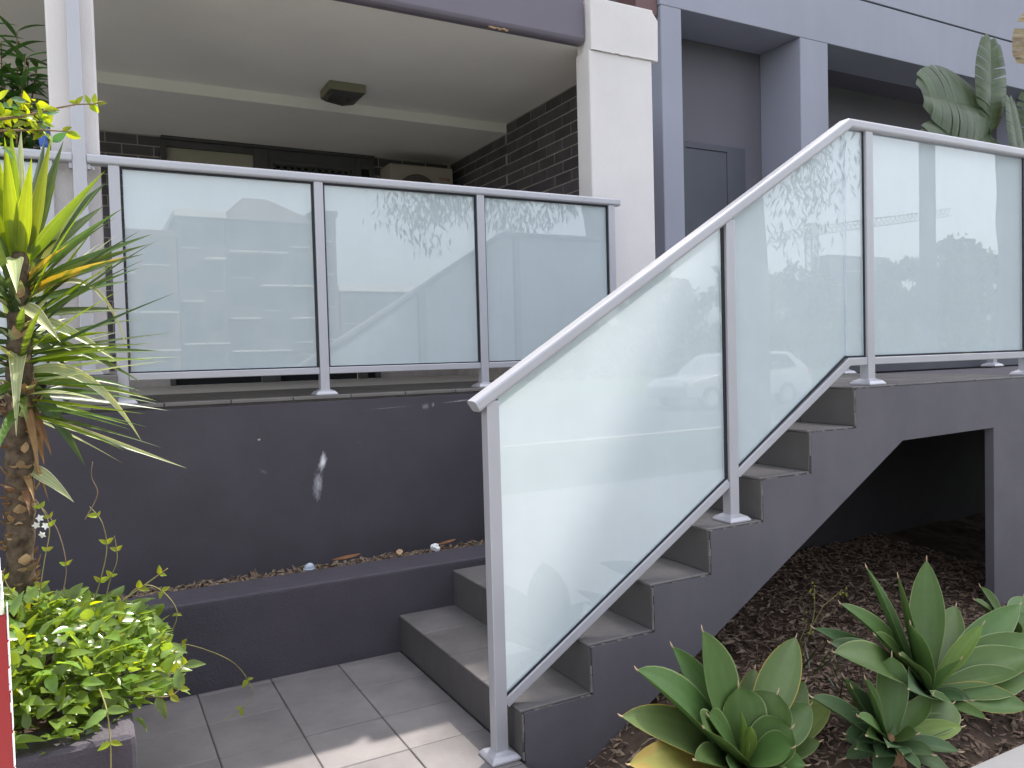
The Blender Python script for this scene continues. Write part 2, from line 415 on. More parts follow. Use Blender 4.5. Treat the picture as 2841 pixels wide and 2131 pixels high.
M['gumbark'] = surf('gum_bark', (0.22, 0.19, 0.16), 0.85, 0.4, 3.0, 0.6, 14)
M['treeleaf'] = leafmat('street_tree_leaf', (0.045, 0.070, 0.025), 0.2, 0.6, 0.3, 0.3)
M['redbrick'] = surf('red_brick_far', (0.17, 0.10, 0.085), 0.85, 0.15, 0.6, 0.1, 4)
M['greybrick'] = surf('grey_brick_far', (0.115, 0.105, 0.10), 0.85, 0.12, 0.6, 0.1, 4)
M['offwhite'] = surf('painted_balcony', (0.72, 0.70, 0.66), 0.7, 0.05, 1.0, 0.0)
M['window'] = surf('far_window_glass', (0.04, 0.05, 0.06), 0.12, 0.1, 1.0, 0.0, spec=0.6)
M['rooftile'] = surf('far_roof', (0.11, 0.08, 0.075), 0.85, 0.15, 1.0, 0.1, 6)
M['steel'] = surf('crane_steel', (0.35, 0.34, 0.33), 0.6, 0.1, 1.0, 0.0)
M['carpaint'] = surf('white_car_paint', (0.36, 0.36, 0.37), 0.25, 0.02, 2.0, 0.0, coat=0.8)
M['tyre'] = surf('tyre_rubber', (0.02, 0.02, 0.02), 0.8, 0.1, 9.0, 0.1)
M['carglass'] = surf('car_window', (0.02, 0.025, 0.03), 0.08, 0.05, 2.0, 0.0, spec=0.7)
M['taillight'] = surf('red_tail_light', (0.35, 0.02, 0.02), 0.2, 0.05, 2.0, 0.0, coat=0.5)

AGAVE_ONE = ((0.535,-0.500,0.119), [
  ((0.106,-0.520,0.476), 0.150, 'g'),
  ((0.353,-0.380,0.452), 0.125, 'g'),
  ((0.428,-0.440,0.508), 0.150, 'g'),
  ((0.003,-0.580,0.387), 0.115, 'y1'),
  ((-0.063,-0.700,0.321), 0.110, 'y2'),
  ((0.979,-0.320,0.342), 0.105, 'y1'),
  ((0.558,-0.460,0.303), 0.125, 'b'),
  ((0.681,-0.510,0.271), 0.140, 'b'),
  ((0.957,-0.380,0.202), 0.110, 'g'),
  ((0.868,-0.480,0.176), 0.110, 'g'),
  ((1.062,-0.400,0.111), 0.100, 'l'),
  ((0.346,-0.550,0.293), 0.090, 'b'),
  ((0.267,-0.620,0.303), 0.130, 'b'),
  ((0.512,-0.520,0.254), 0.050, 'h'),
  ((0.511,-0.560,0.224), 0.040, 'h'),
  ((0.645,-0.600,0.200), 0.120, 'b'),
  ((0.582,-0.660,0.179), 0.090, 'b'),
  ((0.833,-0.550,0.088), 0.070, 'g'),
  ((0.161,-0.700,0.273), 0.080, 'g'),
  ((0.813,-0.280,0.246), 0.100, 'y1'),
  ((0.254,-0.780,0.206), 0.100, 'b'),
  ((0.423,-0.760,0.164), 0.100, 'g'),
  ((0.642,-0.660,0.108), 0.080, 'g'),
])
AGAVE_TWO = ((1.502,-0.480,0.127), [
  ((1.294,-0.380,0.566), 0.110, 'g'),
  ((1.380,-0.450,0.534), 0.095, 'g'),
  ((1.653,-0.380,0.542), 0.100, 'g'),
  ((1.087,-0.430,0.477), 0.110, 'g'),
  ((0.872,-0.560,0.418), 0.100, 'd'),
  ((0.833,-0.610,0.409), 0.120, 'g'),
  ((1.322,-0.540,0.390), 0.120, 'b'),
  ((1.919,-0.330,0.297), 0.100, 'g'),
  ((2.119,-0.480,0.307), 0.100, 'g'),
  ((1.693,-0.580,0.332), 0.050, 'l'),
  ((2.029,-0.580,0.217), 0.120, 'g'),
  ((1.949,-0.630,0.180), 0.120, 'g'),
  ((1.474,-0.630,0.258), 0.080, 'g'),
  ((1.825,-0.680,0.126), 0.110, 'g'),
  ((1.720,-0.730,0.060), 0.100, 'y1'),
  ((1.153,-0.520,0.376), 0.130, 'g'),
  ((1.004,-0.380,0.389), 0.080, 'd'),
  ((1.463,-0.730,0.081), 0.050, 'y1'),
  ((1.151,-0.620,0.338), 0.070, 'g'),
  ((1.237,-0.680,0.198), 0.090, 'g'),
  ((1.109,-0.680,0.249), 0.110, 'd'),
])
AGAVE_THREE = ((1.093,-0.620,0.102), [
  ((1.175,-0.570,0.312), 0.085, 'b'),
  ((0.971,-0.620,0.295), 0.090, 'g'),
  ((0.969,-0.570,0.247), 0.075, 'd'),
  ((1.016,-0.500,0.246), 0.065, 'g'),
  ((0.716,-0.620,0.291), 0.085, 'd'),
  ((1.292,-0.640,0.172), 0.055, 'g'),
  ((1.444,-0.620,0.100), 0.110, 'b'),
  ((1.371,-0.700,0.064), 0.060, 'l'),
  ((1.426,-0.660,0.057), 0.070, 'g'),
  ((1.093,-0.720,0.116), 0.060, 'g'),
  ((1.318,-0.640,0.049), 0.080, 'g'),
  ((0.806,-0.720,0.247), 0.055, 'g'),
  ((0.808,-0.670,0.169), 0.060, 'd'),
  ((0.822,-0.700,0.130), 0.060, 'd'),
  ((0.867,-0.740,0.112), 0.060, 'd'),
  ((0.993,-0.740,0.084), 0.060, 'd'),
  ((1.215,-0.680,0.038), 0.060, 'g'),
  ((0.877,-0.600,0.179), 0.060, 'd'),
  ((0.820,-0.740,0.189), 0.050, 'g'),
  ((0.894,-0.760,0.143), 0.050, 'd'),
])
AGAVE_FOUR = ((2.383,-0.300,0.028), [
  ((2.226,-0.250,0.307), 0.090, 'g'),
  ((2.049,-0.330,0.299), 0.080, 'g'),
  ((2.225,-0.350,0.224), 0.090, 'g'),
  ((2.516,-0.300,0.141), 0.100, 'g'),
  ((2.513,-0.350,0.052), 0.100, 'g'),
  ((2.084,-0.400,0.167), 0.080, 'g'),
  ((2.653,-0.200,0.179), 0.090, 'g'),
  ((2.463,-0.400,-0.024), 0.100, 'g'),
])
YUCCA = [
  ((-1.465,0.700,1.770), (-1.460,0.700,2.182), 0.050, 'l'),
  ((-1.456,0.700,1.810), (-1.438,0.820,2.218), 0.044, 'p'),
  ((-1.448,0.700,1.769), (-1.402,0.600,2.077), 0.052, 'l'),
  ((-1.423,0.700,1.788), (-1.347,0.760,2.195), 0.044, 'l'),
  ((-1.417,0.700,1.793), (-1.314,0.860,2.205), 0.046, 'g'),
  ((-1.439,0.700,1.748), (-1.192,0.650,2.066), 0.050, 'l'),
  ((-1.410,0.700,1.775), (-1.188,0.800,2.056), 0.046, 'd'),
  ((-1.410,0.700,1.751), (-1.196,0.870,1.986), 0.042, 'g'),
  ((-1.445,0.700,1.683), (-1.139,0.650,1.946), 0.042, 'g'),
  ((-1.417,0.700,1.691), (-1.044,0.800,1.882), 0.034, 'g'),
  ((-1.418,0.700,1.677), (-1.059,0.700,1.832), 0.034, 'g'),
  ((-1.443,0.700,1.653), (-1.142,0.600,1.772), 0.040, 'y'),
  ((-1.414,0.700,1.667), (-1.073,0.820,1.811), 0.030, 'd'),
  ((-1.428,0.700,1.625), (-1.118,0.800,1.711), 0.036, 'g'),
  ((-1.430,0.700,1.578), (-1.112,0.820,1.608), 0.036, 'g'),
  ((-1.447,0.700,1.683), (-1.308,0.550,1.801), 0.050, 'y'),
  ((-1.480,0.700,1.786), (-1.492,0.650,2.071), 0.050, 'l'),
  ((-1.485,0.700,1.772), (-1.547,0.750,2.062), 0.050, 'g'),
  ((-1.486,0.700,1.749), (-1.575,0.600,1.922), 0.050, 'g'),
  ((-1.487,0.700,1.717), (-1.622,0.800,1.881), 0.045, 'd'),
  ((-1.489,0.700,1.671), (-1.623,0.700,1.758), 0.045, 'g'),
  ((-1.491,0.700,1.625), (-1.608,0.600,1.651), 0.040, 'd'),
  ((-1.473,0.700,1.786), (-1.470,0.550,2.124), 0.045, 'l'),
  ((-1.466,0.700,1.768), (-1.448,0.400,1.628), 0.050, 'p'),
  ((-1.433,0.700,1.788), (-1.370,0.900,2.224), 0.040, 'd'),
  ((-1.455,0.700,1.457), (-1.031,0.750,1.454), 0.036, 'g'),
  ((-1.463,0.700,1.429), (-1.057,0.700,1.422), 0.026, 'l'),
  ((-1.452,0.700,1.520), (-1.100,0.750,1.340), 0.032, 'g'),
  ((-1.462,0.700,1.374), (-1.098,0.800,1.309), 0.036, 'g'),
  ((-1.463,0.700,1.358), (-1.063,0.700,1.278), 0.032, 'l'),
  ((-1.458,0.700,1.390), (-1.117,0.650,1.142), 0.042, 'p'),
  ((-1.459,0.700,1.374), (-1.294,0.800,1.058), 0.055, 'd'),
  ((-1.458,0.700,1.618), (-1.344,0.500,1.485), 0.050, 'p'),
  ((-1.456,0.700,1.587), (-1.173,0.700,1.415), 0.042, 'p'),
  ((-1.457,0.700,1.484), (-1.195,0.650,1.521), 0.032, 'l'),
  ((-1.455,0.700,1.622), (-1.137,0.750,1.421), 0.022, 'yf'),
  ((-1.456,0.700,1.524), (-1.318,0.820,1.378), 0.042, 'd'),
  ((-1.469,0.700,1.441), (-1.473,0.480,1.198), 0.050, 'p'),
  ((-1.471,0.700,1.085), (-1.331,0.680,0.949), 0.048, 'p'),
  ((-1.480,0.700,1.571), (-1.592,0.650,1.583), 0.030, 'd'),
  ((-1.482,0.700,1.524), (-1.608,0.750,1.523), 0.030, 'd'),
  ((-1.484,0.700,1.493), (-1.594,0.600,1.480), 0.030, 'd'),
  ((-1.486,0.700,1.445), (-1.604,0.700,1.418), 0.030, 'd'),
  ((-1.487,0.700,1.406), (-1.615,0.780,1.363), 0.030, 'd'),
  ((-1.454,0.700,1.563), (-1.415,0.900,1.569), 0.030, 'd'),
  ((-1.456,0.700,1.508), (-1.347,0.900,1.526), 0.030, 'd'),
  ((-1.458,0.700,1.461), (-1.285,0.880,1.481), 0.030, 'p'),
  ((-1.465,0.700,1.311), (-1.389,0.650,1.115), 0.040, 'n'),
  ((-1.464,0.700,1.334), (-1.422,0.580,1.059), 0.035, 'n'),
  ((-1.452,0.700,1.294), (-1.415,0.750,1.075), 0.045, 'n'),
  ((-1.474,0.700,1.077), (-1.441,0.620,0.970), 0.030, 'n'),
  ((-1.464,0.700,1.156), (-1.404,0.700,0.954), 0.020, 'n'),
  ((-1.477,0.700,1.026), (-1.455,0.600,0.932), 0.030, 'n'),
]
YUCCA_TRUNK = [(-1.513,0.700,0.356),(-1.493,0.700,0.836),(-1.483,0.700,1.075),(-1.473,0.700,1.313),(-1.463,0.700,1.551),(-1.453,0.700,1.788)]

def add_stain(m, centre, half, ang, col, amount, nscale=30.0):
    """a smear of dried paint on a wall in the XZ plane, with a ragged outline of its own"""
    nt = m.node_tree; L = nt.links.new
    p = [n for n in nt.nodes if n.type == 'BSDF_PRINCIPLED'][0]
    src = p.inputs['Base Color'].links[0].from_socket
    g = nt.nodes.new('ShaderNodeNewGeometry')
    mp = nt.nodes.new('ShaderNodeMapping'); mp.vector_type = 'TEXTURE'
    mp.inputs['Location'].default_value = (centre[0], centre[1], centre[2])
    mp.inputs['Rotation'].default_value = (0, ang, 0)
    mp.inputs['Scale'].default_value = (half[0], 1.0, half[1])
    L(g.outputs['Position'], mp.inputs[0])
    ln = nt.nodes.new('ShaderNodeVectorMath'); ln.operation = 'LENGTH'; L(mp.outputs[0], ln.inputs[0])
    nz = noise_tex(nt, nscale * 1.6, 6, 0.75, stretch=(1.0, 1.0, 0.4))
    ad = nt.nodes.new('ShaderNodeMath'); ad.operation = 'MULTIPLY_ADD'; ad.inputs[1].default_value = 1.7; ad.inputs[2].default_value = -0.35
    L(nz.outputs['Fac'], ad.inputs[0])
    sm = nt.nodes.new('ShaderNodeMath'); sm.operation = 'ADD'; L(ln.outputs['Value'], sm.inputs[0]); L(ad.outputs[0], sm.inputs[1])
    rr = nt.nodes.new('ShaderNodeMapRange'); rr.inputs[1].default_value = 1.35; rr.inputs[2].default_value = 0.55; rr.inputs[3].default_value = 0; rr.inputs[4].default_value = amount
    L(sm.outputs[0], rr.inputs[0])
    mx = nt.nodes.new('ShaderNodeMix'); mx.data_type = 'RGBA'
    L(rr.outputs[0], mx.inputs[0]); L(src, mx.inputs[6]); mx.inputs[7].default_value = tuple(col) + (1,)
    L(mx.outputs[2], p.inputs['Base Color'])

H = 0.175; G = 0.2861; W = 1.212; YT = 1.678; ZT = 1.225; ZP = 0.393

# ================================================================== SETTING
def struct(name, mb, mat, bevel=0.0):
    o = part(name, mb, mat, None, bevel); o['kind'] = 'structure'; return o

struct('ground', MB().poly([(-900, -900, -0.30), (900, -900, -0.30), (900, 900, -0.30), (-900, 900, -0.30)]), M['grass'])
struct('footpath', BOX(-40, 60, -4.6, -0.79, -0.295, -0.012), M['concrete'], 0.004)
struct('verge', BOX(-40, 60, -8.6, -4.604, -0.295, -0.05), M['grass'])
struct('road', BOX(-80, 160, -20.0, -8.75, -0.294, -0.16), M['asphalt'])
struct('kerb', BOX(-40, 60, -8.748, -8.602, -0.294, -0.04), M['concrete'], 0.01)

# paving of the entry, tile by tile
paving = struct('paving', BOX(-3.0, 0.0, -0.786, W + 0.3, -0.20, -0.0035), M['grout_dark'])
tile_me = {}
def tile_mesh(w, d, t, mat):
    k = (round(w, 3), round(d, 3), t, mat.name)
    if k not in tile_me: tile_me[k] = BOX(-w / 2, w / 2, -d / 2, d / 2, -t, 0).mesh('tile', mat, 0.0025, 1)
    return tile_me[k]
xs = [-0.308 - 0.3045 * i for i in range(-1, 5)]
for i in range(4):
    x1 = -0.0035 if i == 0 else xs[i]
    x0 = xs[i + 1]
    for j in range(7):
        y1 = 1.178 - 0.2965 * (j - 1); y0 = y1 - 0.2965
        if j == 0: y1 = W - 0.001; y0 = 1.178
        if x0 < -1.19 and y0 > -0.1: x0 = -1.199
        w = x1 - x0 - 0.0042; d = y1 - y0 - 0.0042
        if w < 0.02 or d < 0.02: continue
        dz = random.uniform(-0.0012, 0.0012)
        link('tile', tile_mesh(w, d, 0.012, M['tile']), paving, Matrix.Translation(((x0 + x1) / 2, (y0 + y1) / 2, 0.0 + dz)) @ Matrix.Rotation(random.uniform(-.004, .004), 4, 'X'))

# mulch bed beside and below the stairs
def height_bed(x, y):
    h = 0.02 + 0.10 * max(0, min(1, (y + 0.6) / 1.8))
    h -= 0.10 * max(0, min(1, (-0.55 - y) / 0.25))
    q = max(0, min(1, (x - 0.12) / 0.42)); h -= 0.20 * (1 - q * q * (3 - 2 * q)) * max(0, min(1, (0.5 - y) / 0.4))
    return h + 0.025 * noise.noise(Vector((x * 3, y * 3, 0))) + 0.012 * noise.noise(Vector((x * 11, y * 11, 3)))
mb = MB(); nx, ny = 90, 54
for j in range(ny + 1):
    for i in range(nx + 1):
        x = 0.02 + (5.2 - 0.02) * i / nx; y = -0.95 + (1.66 + 0.95) * j / ny
        mb.v.append((x, y, height_bed(x, y) - 0.004))
for j in range(ny):
    for i in range(nx):
        a = j * (nx + 1) + i; mb.f.append((a, a + 1, a + nx + 2, a + nx + 1))
struct('mulch_bed', mb, M['soil'])

def chips(name, n, region, zf, size, mat, label, cat, keep=lambda x, y: True, curl=0.25):
    mb = MB()
    for _ in range(n):
        for _t in range(20):
            x = random.uniform(region[0], region[1]); y = random.uniform(region[2], region[3])
            if keep(x, y): break
        s = random.uniform(*size); w = s * random.uniform(0.18, 0.42)
        c = Vector((x, y, zf(x, y) + random.uniform(0.0, 0.012)))
        d = Vector((random.gauss(0, 1), random.gauss(0, 1), random.gauss(0, 0.35))).normalized()
        nrm = Vector((random.gauss(0, 0.45), random.gauss(0, 0.45), 1)).normalized()
        sd = d.cross(nrm).normalized(); nr = sd.cross(d)
        cu = random.uniform(-curl, curl) * s
        p = [c - d * s * .5, c - d * s * .1 + sd * w * .5 + nr * cu * .6, c + d * s * .5 + nr * cu * .2, c - d * s * .1 - sd * w * .5 + nr * cu * .6]
        th = nr * 0.0016
        b = len(mb.v)
        mb.v += [tuple(q) for q in p] + [tuple(q - th) for q in p]
        mb.f += [(b, b + 1, b + 2), (b, b + 2, b + 3), (b + 4, b + 6, b + 5), (b + 4, b + 7, b + 6), (b, b + 4, b + 5, b + 1), (b + 1, b + 5, b + 6, b + 2), (b + 2, b + 6, b + 7, b + 3), (b + 3, b + 7, b + 4, b)]
    o = part(name, mb, mat, None)
    tag(o, label, cat, kind='stuff'); return o
chips('bark_mulch', 11000, (0.25, 3.4, -0.82, 1.16), height_bed, (0.018, 0.055), M['chip'], 'brown bark mulch covering the bed beneath the stairs', 'mulch')
chips('fallen_leaves', 700, (0.3, 2.6, -0.9, 0.6), lambda x, y: height_bed(x, y) + 0.006, (0.03, 0.085), M['litter'], 'dry fallen leaves scattered over the bark mulch', 'leaves', curl=0.4)

# ================================================================== STAIRS
stairs = thing('stairs', 'charcoal rendered stairs with grey tiled treads rising to the landing', 'stairs', (0, 0, 0))
prof = [(0.010, -0.19)]
for k in range(1, 8):
    prof.append(((k - 1) * G + 0.010, k * H - 0.010))
    prof.append((k * G + 0.010 if k < 7 else 6.2, k * H - 0.010))
prof += [(6.2, 0.974), (2.045, 0.962), (0.30, -0.075), (0.25, -0.19)]
part('rear_infill', MB().prism_y([(x_, z_) for x_, z_ in prof if x_ > 0.85 and (z_ > 0.68 or x_ < 1.0) and x_ < 6.3 and z_ > 0.3 and not (z_ in (0.974, 0.962))] + [(6.2, 0.974), (2.045, 0.962), (1.10, 0.40)], W, YT - 0.021), M['stringer'], stairs)  # unseen infill added to stop light leaking into the hollow
i_ = prof.index((6.2, 0.974))
face = prof[:i_] + [(6.2, -0.19), (2.757, -0.19), (2.757, 0.974), (2.045, 0.962)] + prof[i_ + 2:]
part('stringer', MB().prism_y(face, 0.0, 0.045), M['stringer'], stairs)
part('flight', MB().prism_y(prof, 0.0452, W - 0.001), M['stringer'], stairs)
nt_ = 4; tw = W / nt_
for k in range(1, 8):
    x0 = (k - 1) * G; z = k * H
    cols = [(x0 - 0.004, k * G + 0.0085)] if k < 7 else [(x0 - 0.004, x0 + 0.30), (x0 + 0.30, x0 + 0.60), (x0 + .6, x0 + .9), (x0 + .9, x0 + 1.2), (x0 + 1.2, x0 + 1.5)]
    for c0, c1 in cols:
        for j in range(nt_):
            y0 = j * tw + (0.0 if j else 0.005); y1 = (j + 1) * tw
            link('tread_tile', tile_mesh(c1 - c0 - 0.003, y1 - y0 - 0.004, 0.0098, M['tread']), stairs, Matrix.Translation(((c0 + c1) / 2, (y0 + y1) / 2, z + random.uniform(-.0004, .0004))))
    for j in range(nt_):
        y0 = j * tw + (0.0 if j else 0.005); y1 = (j + 1) * tw
        key = ('r', k)
        w = y1 - y0 - 0.004; hh = H - 0.0125
        kk = (round(w, 3), 'riser')
        if kk not in tile_me: tile_me[kk] = BOX(0, 0.0095, -w / 2, w / 2, 0, hh).mesh('riser_tile', M['riser'], 0.0015, 1)
        link('riser_tile', tile_me[kk], stairs, Matrix.Translation((x0 - 0.0005 + random.uniform(0, .0006), (y0 + y1) / 2, z - H + 0.0015)))
mb = MB()
for k in range(1, 8):
    x0 = (k - 1) * G; z = k * H
    n = 5
    for i in range(n):
        a = z - H + 0.002 + (H - 0.014) * i / n; b = a + (H - 0.014) / n * random.uniform(0.85, 1.15)
        if random.random() < .85: mb.box(x0 + 0.0005, x0 + 0.0055 + random.uniform(-.002, .002), -0.0006 - random.uniform(0, .0014), 0.0042, a, b)
    for i in range(12):
        a = x0 + 0.004 + G * i / 12
        if random.random() < 0.30: mb.box(a, a + G / 12 * random.uniform(.5, 1.0), -0.0005 - random.uniform(0, .001), 0.0042, z - 0.0105, z - 0.0060)
part('edge_grout', mb, M['grout'], stairs)['kind'] = 'stuff'

# wall behind the space below the landing, its shade put into the colour
tag(part('understair_wall', MB().prism_y([(0.60, -0.2), (6.1, -0.2), (6.1, 0.969), (2.047, 0.957), (0.60, 0.097)], W - 0.03, W - 0.004), M['hollow'], None), 'shade-darkened wall at the back of the hollow below the landing', 'wall')

# ================================================================== RETAINING WALL + TERRACE FLOOR
wallm = surf('stained_charcoal_paint', (0.060, 0.053, 0.065), 0.6, 0.13, 2.4, 0.30, 160, spec=0.35, speckle=70.0)
add_stain(wallm, (-0.222, YT, 0.885), (0.026, 0.062), 0.22, (0.72, 0.72, 0.76), 1.0, 45)
add_stain(wallm, (-0.250, YT, 0.770), (0.034, 0.095), 0.10, (0.46, 0.45, 0.50), 0.85, 40)
add_stain(wallm, (0.355, YT, 1.138), (0.030, 0.022), 0.0, (0.30, 0.29, 0.33), 0.7, 60)
add_stain(wallm, (0.400, YT, 1.146), (0.012, 0.018), 0.0, (0.34, 0.33, 0.37), 0.7, 60)
add_stain(wallm, (0.560, YT, 1.158), (0.13, 0.006), -0.06, (0.42, 0.41, 0.44), 0.6, 50)
add_stain(wallm, (0.150, YT, 1.142), (0.17, 0.004), -0.03, (0.25, 0.24, 0.27), 0.5, 50)
add_stain(wallm, (-0.536, YT, 1.021), (0.009, 0.007), 0.0, (0.6, 0.6, 0.6), 0.9, 30)
add_stain(wallm, (-0.520, YT, 0.86), (0.03, 0.012), 0.6, (0.16, 0.15, 0.18), 0.6, 60)
rw = part('retaining_wall', BOX(-6.0, 1.72, YT, YT + 0.16, -0.15, ZT - 0.030), wallm, None, 0.004, 1)
tag(rw, 'long smooth charcoal painted wall with a white smear below the terrace', 'wall')
tf = struct('terrace_floor', BOX(-6.0, 1.72, YT + 0.004, 5.0, ZT - 0.029, ZT - 0.012), M['grout_dark'])
x = -2.46
while x < 1.72:
    x1 = min(x + 0.30, 1.72)
    for r in range(4):
        y0 = YT - 0.003 + r * 0.30; y1 = y0 + 0.30
        link('floor_tile', tile_mesh(x1 - x - 0.004, y1 - y0 - 0.004, 0.018, M['floor']), tf, Matrix.Translation(((x + x1) / 2, (y0 + y1) / 2, ZT)))
    x = x1
struct('terrace_floor_inner', BOX(-6.0, 3.3, YT + 1.20, 5.0, ZT - 0.02, ZT - 0.001), M['inner_floor'])
struct('entrance_floor', BOX(1.724, 14.0, W + 0.10, 3.75, ZT - 0.03, ZT - 0.004), M['portal_in'])
kb = part('entrance_kerb', BOX(1.78, 6.2, W + 0.004, W + 0.095, ZT - 0.003, ZT + 0.062), M['portal_door'], None, 0.006, 1)
tag(kb, 'low dark kerb along the back of the stair landing', 'kerb')

# ================================================================== PLANTER WALL
pw = thing('planter_wall', 'low rough rendered charcoal planter wall around the yucca and leaf strip', 'planter', (-1.2, 0, 0))
part('back_wall', BOX(-1.40, 1.0, W, W + 0.24, -0.15, ZP), M['planter'], pw, 0.018, 3)
part('return_wall', BOX(-1.40, -1.198, 0.20, W - 0.001, -0.15, ZP - 0.001), M['planter'], pw, 0.018, 3)
part('front_wall', BOX(-3.2, -1.196, 0.02, 0.205, -0.15, ZP + 0.001), M['planter'], pw, 0.028, 3)
mb = MB(); n = 40
def soil_z(x, y): return 0.33 + 0.03 * noise.noise(Vector((x * 4, y * 4, 9))) 
for j in range(13):
    for i in range(n + 1):
        x = -3.2 + (1.82) * i / n; y = 0.19 + (W + .1 - 0.19) * j / 12
        mb.v.append((x, y, soil_z(x, y)))
for j in range(12):
    for i in range(n):
        a = j * (n + 1) + i; mb.f.append((a, a + 1, a + n + 2, a + n + 1))
part('soil', mb, M['soil'], pw)
def strip_z(x, y): return 0.338 + 0.016 * noise.noise(Vector((x * 7, y * 9, 2)))
mb = MB()
for j in range(5):
    for i in range(81):
        x = -3.2 + 4.2 * i / 80; y = W + 0.225 + (YT + 0.01 - W - 0.225) * j / 4
        mb.v.append((x, y, strip_z(x, y)))
for j in range(4):
    for i in range(80):
        a = j * 81 + i; mb.f.append((a, a + 1, a + 82, a + 81))
part('strip_soil', mb, M['soil'], pw)
chips('leaf_litter', 2300, (-1.35, 0.95, W + 0.222, YT - 0.008), lambda x, y: strip_z(x, y) + 0.006, (0.02, 0.07), M['litter'], 'dry brown leaf litter in the strip below the long wall', 'leaves', curl=0.5)

def curled_leaf(name, label, c, L_, w, ang, tilt, mat, curl=0.35):
    mb = MB(); nseg = 6
    d = Vector((math.cos(ang), math.sin(ang), tilt)).normalized(); s = d.cross(Vector((0, 0, 1))).normalized(); u = s.cross(d)
    for i in range(nseg + 1):
        t = i / nseg; hw = w * math.sin(math.pi * min(1, t * 0.93 + 0.05)) ** 0.8 * .5
        for k in (-1, 0, 1):
            mb.v.append(tuple(Vector(c) + d * L_ * (t - .5) + s * hw * k + u * (abs(k) * curl * hw + 0.25 * L_ * (t - .5) ** 2)))
    for i in range(nseg):
        for k in range(2):
            a = i * 3 + k; mb.f.append((a, a + 1, a + 4, a + 3))
    o = part(name, mb, mat, None, smooth=True); so = o.modifiers.new('thick', 'SOLIDIFY'); so.thickness = 0.0012
    return tag(o, label, 'leaf')
curled_leaf('dead_leaf', 'curled orange-brown dead leaf lying in the litter strip', (-0.165, 1.50, 0.408), 0.15, 0.055, 0.12, 0.05, M['dryleaf'])
curled_leaf('dead_leaf', 'tan curled dead leaf beside the white crumpled tissue', (0.38, 1.50, 0.412), 0.12, 0.04, 0.2, 0.08, M['dryleaf'])
curled_leaf('dead_leaf', 'small round tan leaf between the orange leaf and tissue', (0.10, 1.46, 0.412), 0.04, 0.035, 1.2, 0.6, M['scar'])
# crumpled tissue
mb = MB(); bm = bmesh.new(); bmesh.ops.create_icosphere(bm, subdivisions=3, radius=0.024)
for v in bm.verts:
    v.co *= 1 + 0.55 * noise.noise(v.co * 55) ; v.co.z *= 0.8; v.co += Vector((0.298, 1.455, 0.412))
me = bpy.data.meshes.new('tissue'); bm.to_mesh(me); bm.free(); me.materials.append(M['tissue'])
tag(link('crumpled_tissue', me), 'small crumpled white tissue on the low planter wall edge', 'tissue')
# clear plastic dome lid
mb = MB(); n = 20
for i in range(6):
    a = math.pi / 2 * i / 5
    for k in range(n):
        w = 2 * math.pi * k / n; rr_ = 0.026 * math.cos(a)
        mb.v.append((-0.362 + rr_ * math.cos(w), 1.462 + 0.026 * math.sin(a) * -0.3 + rr_ * math.sin(w) * .9, 0.398 + 0.030 * math.sin(a)))
for i in range(5):
    for k in range(n):
        k2 = (k + 1) % n; mb.f.append((i * n + k, i * n + k2, (i + 1) * n + k2, (i + 1) * n + k))
mb.tube([(-0.362 + 0.028 * math.cos(2 * math.pi * k / 16), 1.462 + 0.026 * math.sin(2 * math.pi * k / 16), 0.398) for k in range(17)], 0.0025, 6)
tag(part('plastic_lid', mb, M['clearplastic'], None, smooth=True), 'clear bluish plastic dome lid lying in the leaf litter', 'lid')

# ================================================================== TERRACE BUILDING
tb = thing('terrace_building', 'apartment ground floor terrace with white columns and dark brick walls', 'building', (0, 1.9, 0))
ZC = 3.40; ZL = 3.32
part('ceiling', BOX(-6.0, 2.0, 2.002, 3.70, ZC, ZC + 0.20), M['ceiling'], tb)
part('lower_ceiling', BOX(-6.0, 2.0, 3.701, 4.96, ZL, ZC + 0.20), M['ceiling'], tb)
part('fascia_beam', MB().prism_x([(1.935, 3.405), (1.925, 3.425), (1.925, 3.75), (2.0, 3.75), (2.0, ZC - 0.006), (1.955, ZC - 0.006)], -6.0, 1.625), M['fascia'], tb, 0.006, 2)
part('upper_storey', BOX(-8.0, 3.29, 4.6, 12.0, 3.701, 9.0), M['greybrick'], tb)
part('upper_slab', BOX(-6.0, 2.13, 2.003, 4.598, 3.601, 3.695), M['fascia'], tb)
YB = 4.90
bw = part('back_wall', MB().box(-6.0, -0.652, YB, YB + 0.06, ZT, ZL - 0.001).box(1.20, 2.0, YB, YB + 0.06, ZT, ZL - 0.001), M['mortar'], tb)
sw = part('side_wall', BOX(2.0, 2.12, 2.04, 4.96, ZT - 0.02, ZC + 0.19), M['mortar'], tb)
bm_cache = {}
def brick_mesh(w, h, axis):
    k = (round(w, 3), round(h, 3), axis)
    if k not in bm_cache:
        b = MB()
        if axis == 'y': b.box(-w / 2, w / 2, -0.006, 0.004, -h / 2, h / 2)
        else: b.box(-0.006, 0.004, -w / 2, w / 2, -h / 2, h / 2)
        bm_cache[k] = b.mesh('brick', M['brick'], 0.0022, 1)
    return bm_cache[k]
CH = 0.086
def lay(u0, u1, z0, z1, place, axis, parent, off=0.0):
    row = 0; ztop = z1
    while ztop - 0.076 > z0 - 0.04:
        zb = max(ztop - 0.076, z0)
        u = u0 - 0.24 + (0.12 if row % 2 else 0.0) + off
        while u < u1:
            a = max(u, u0); b = min(u + 0.23, u1)
            if b - a > 0.03 and ztop - zb > 0.015:
                link('brick', brick_mesh(b - a, ztop - zb, axis), parent, place((a + b) / 2, (ztop + zb) / 2))
            u += 0.24
        row += 1; ztop -= CH
j_ = lambda: random.uniform(-.0012, .0012)
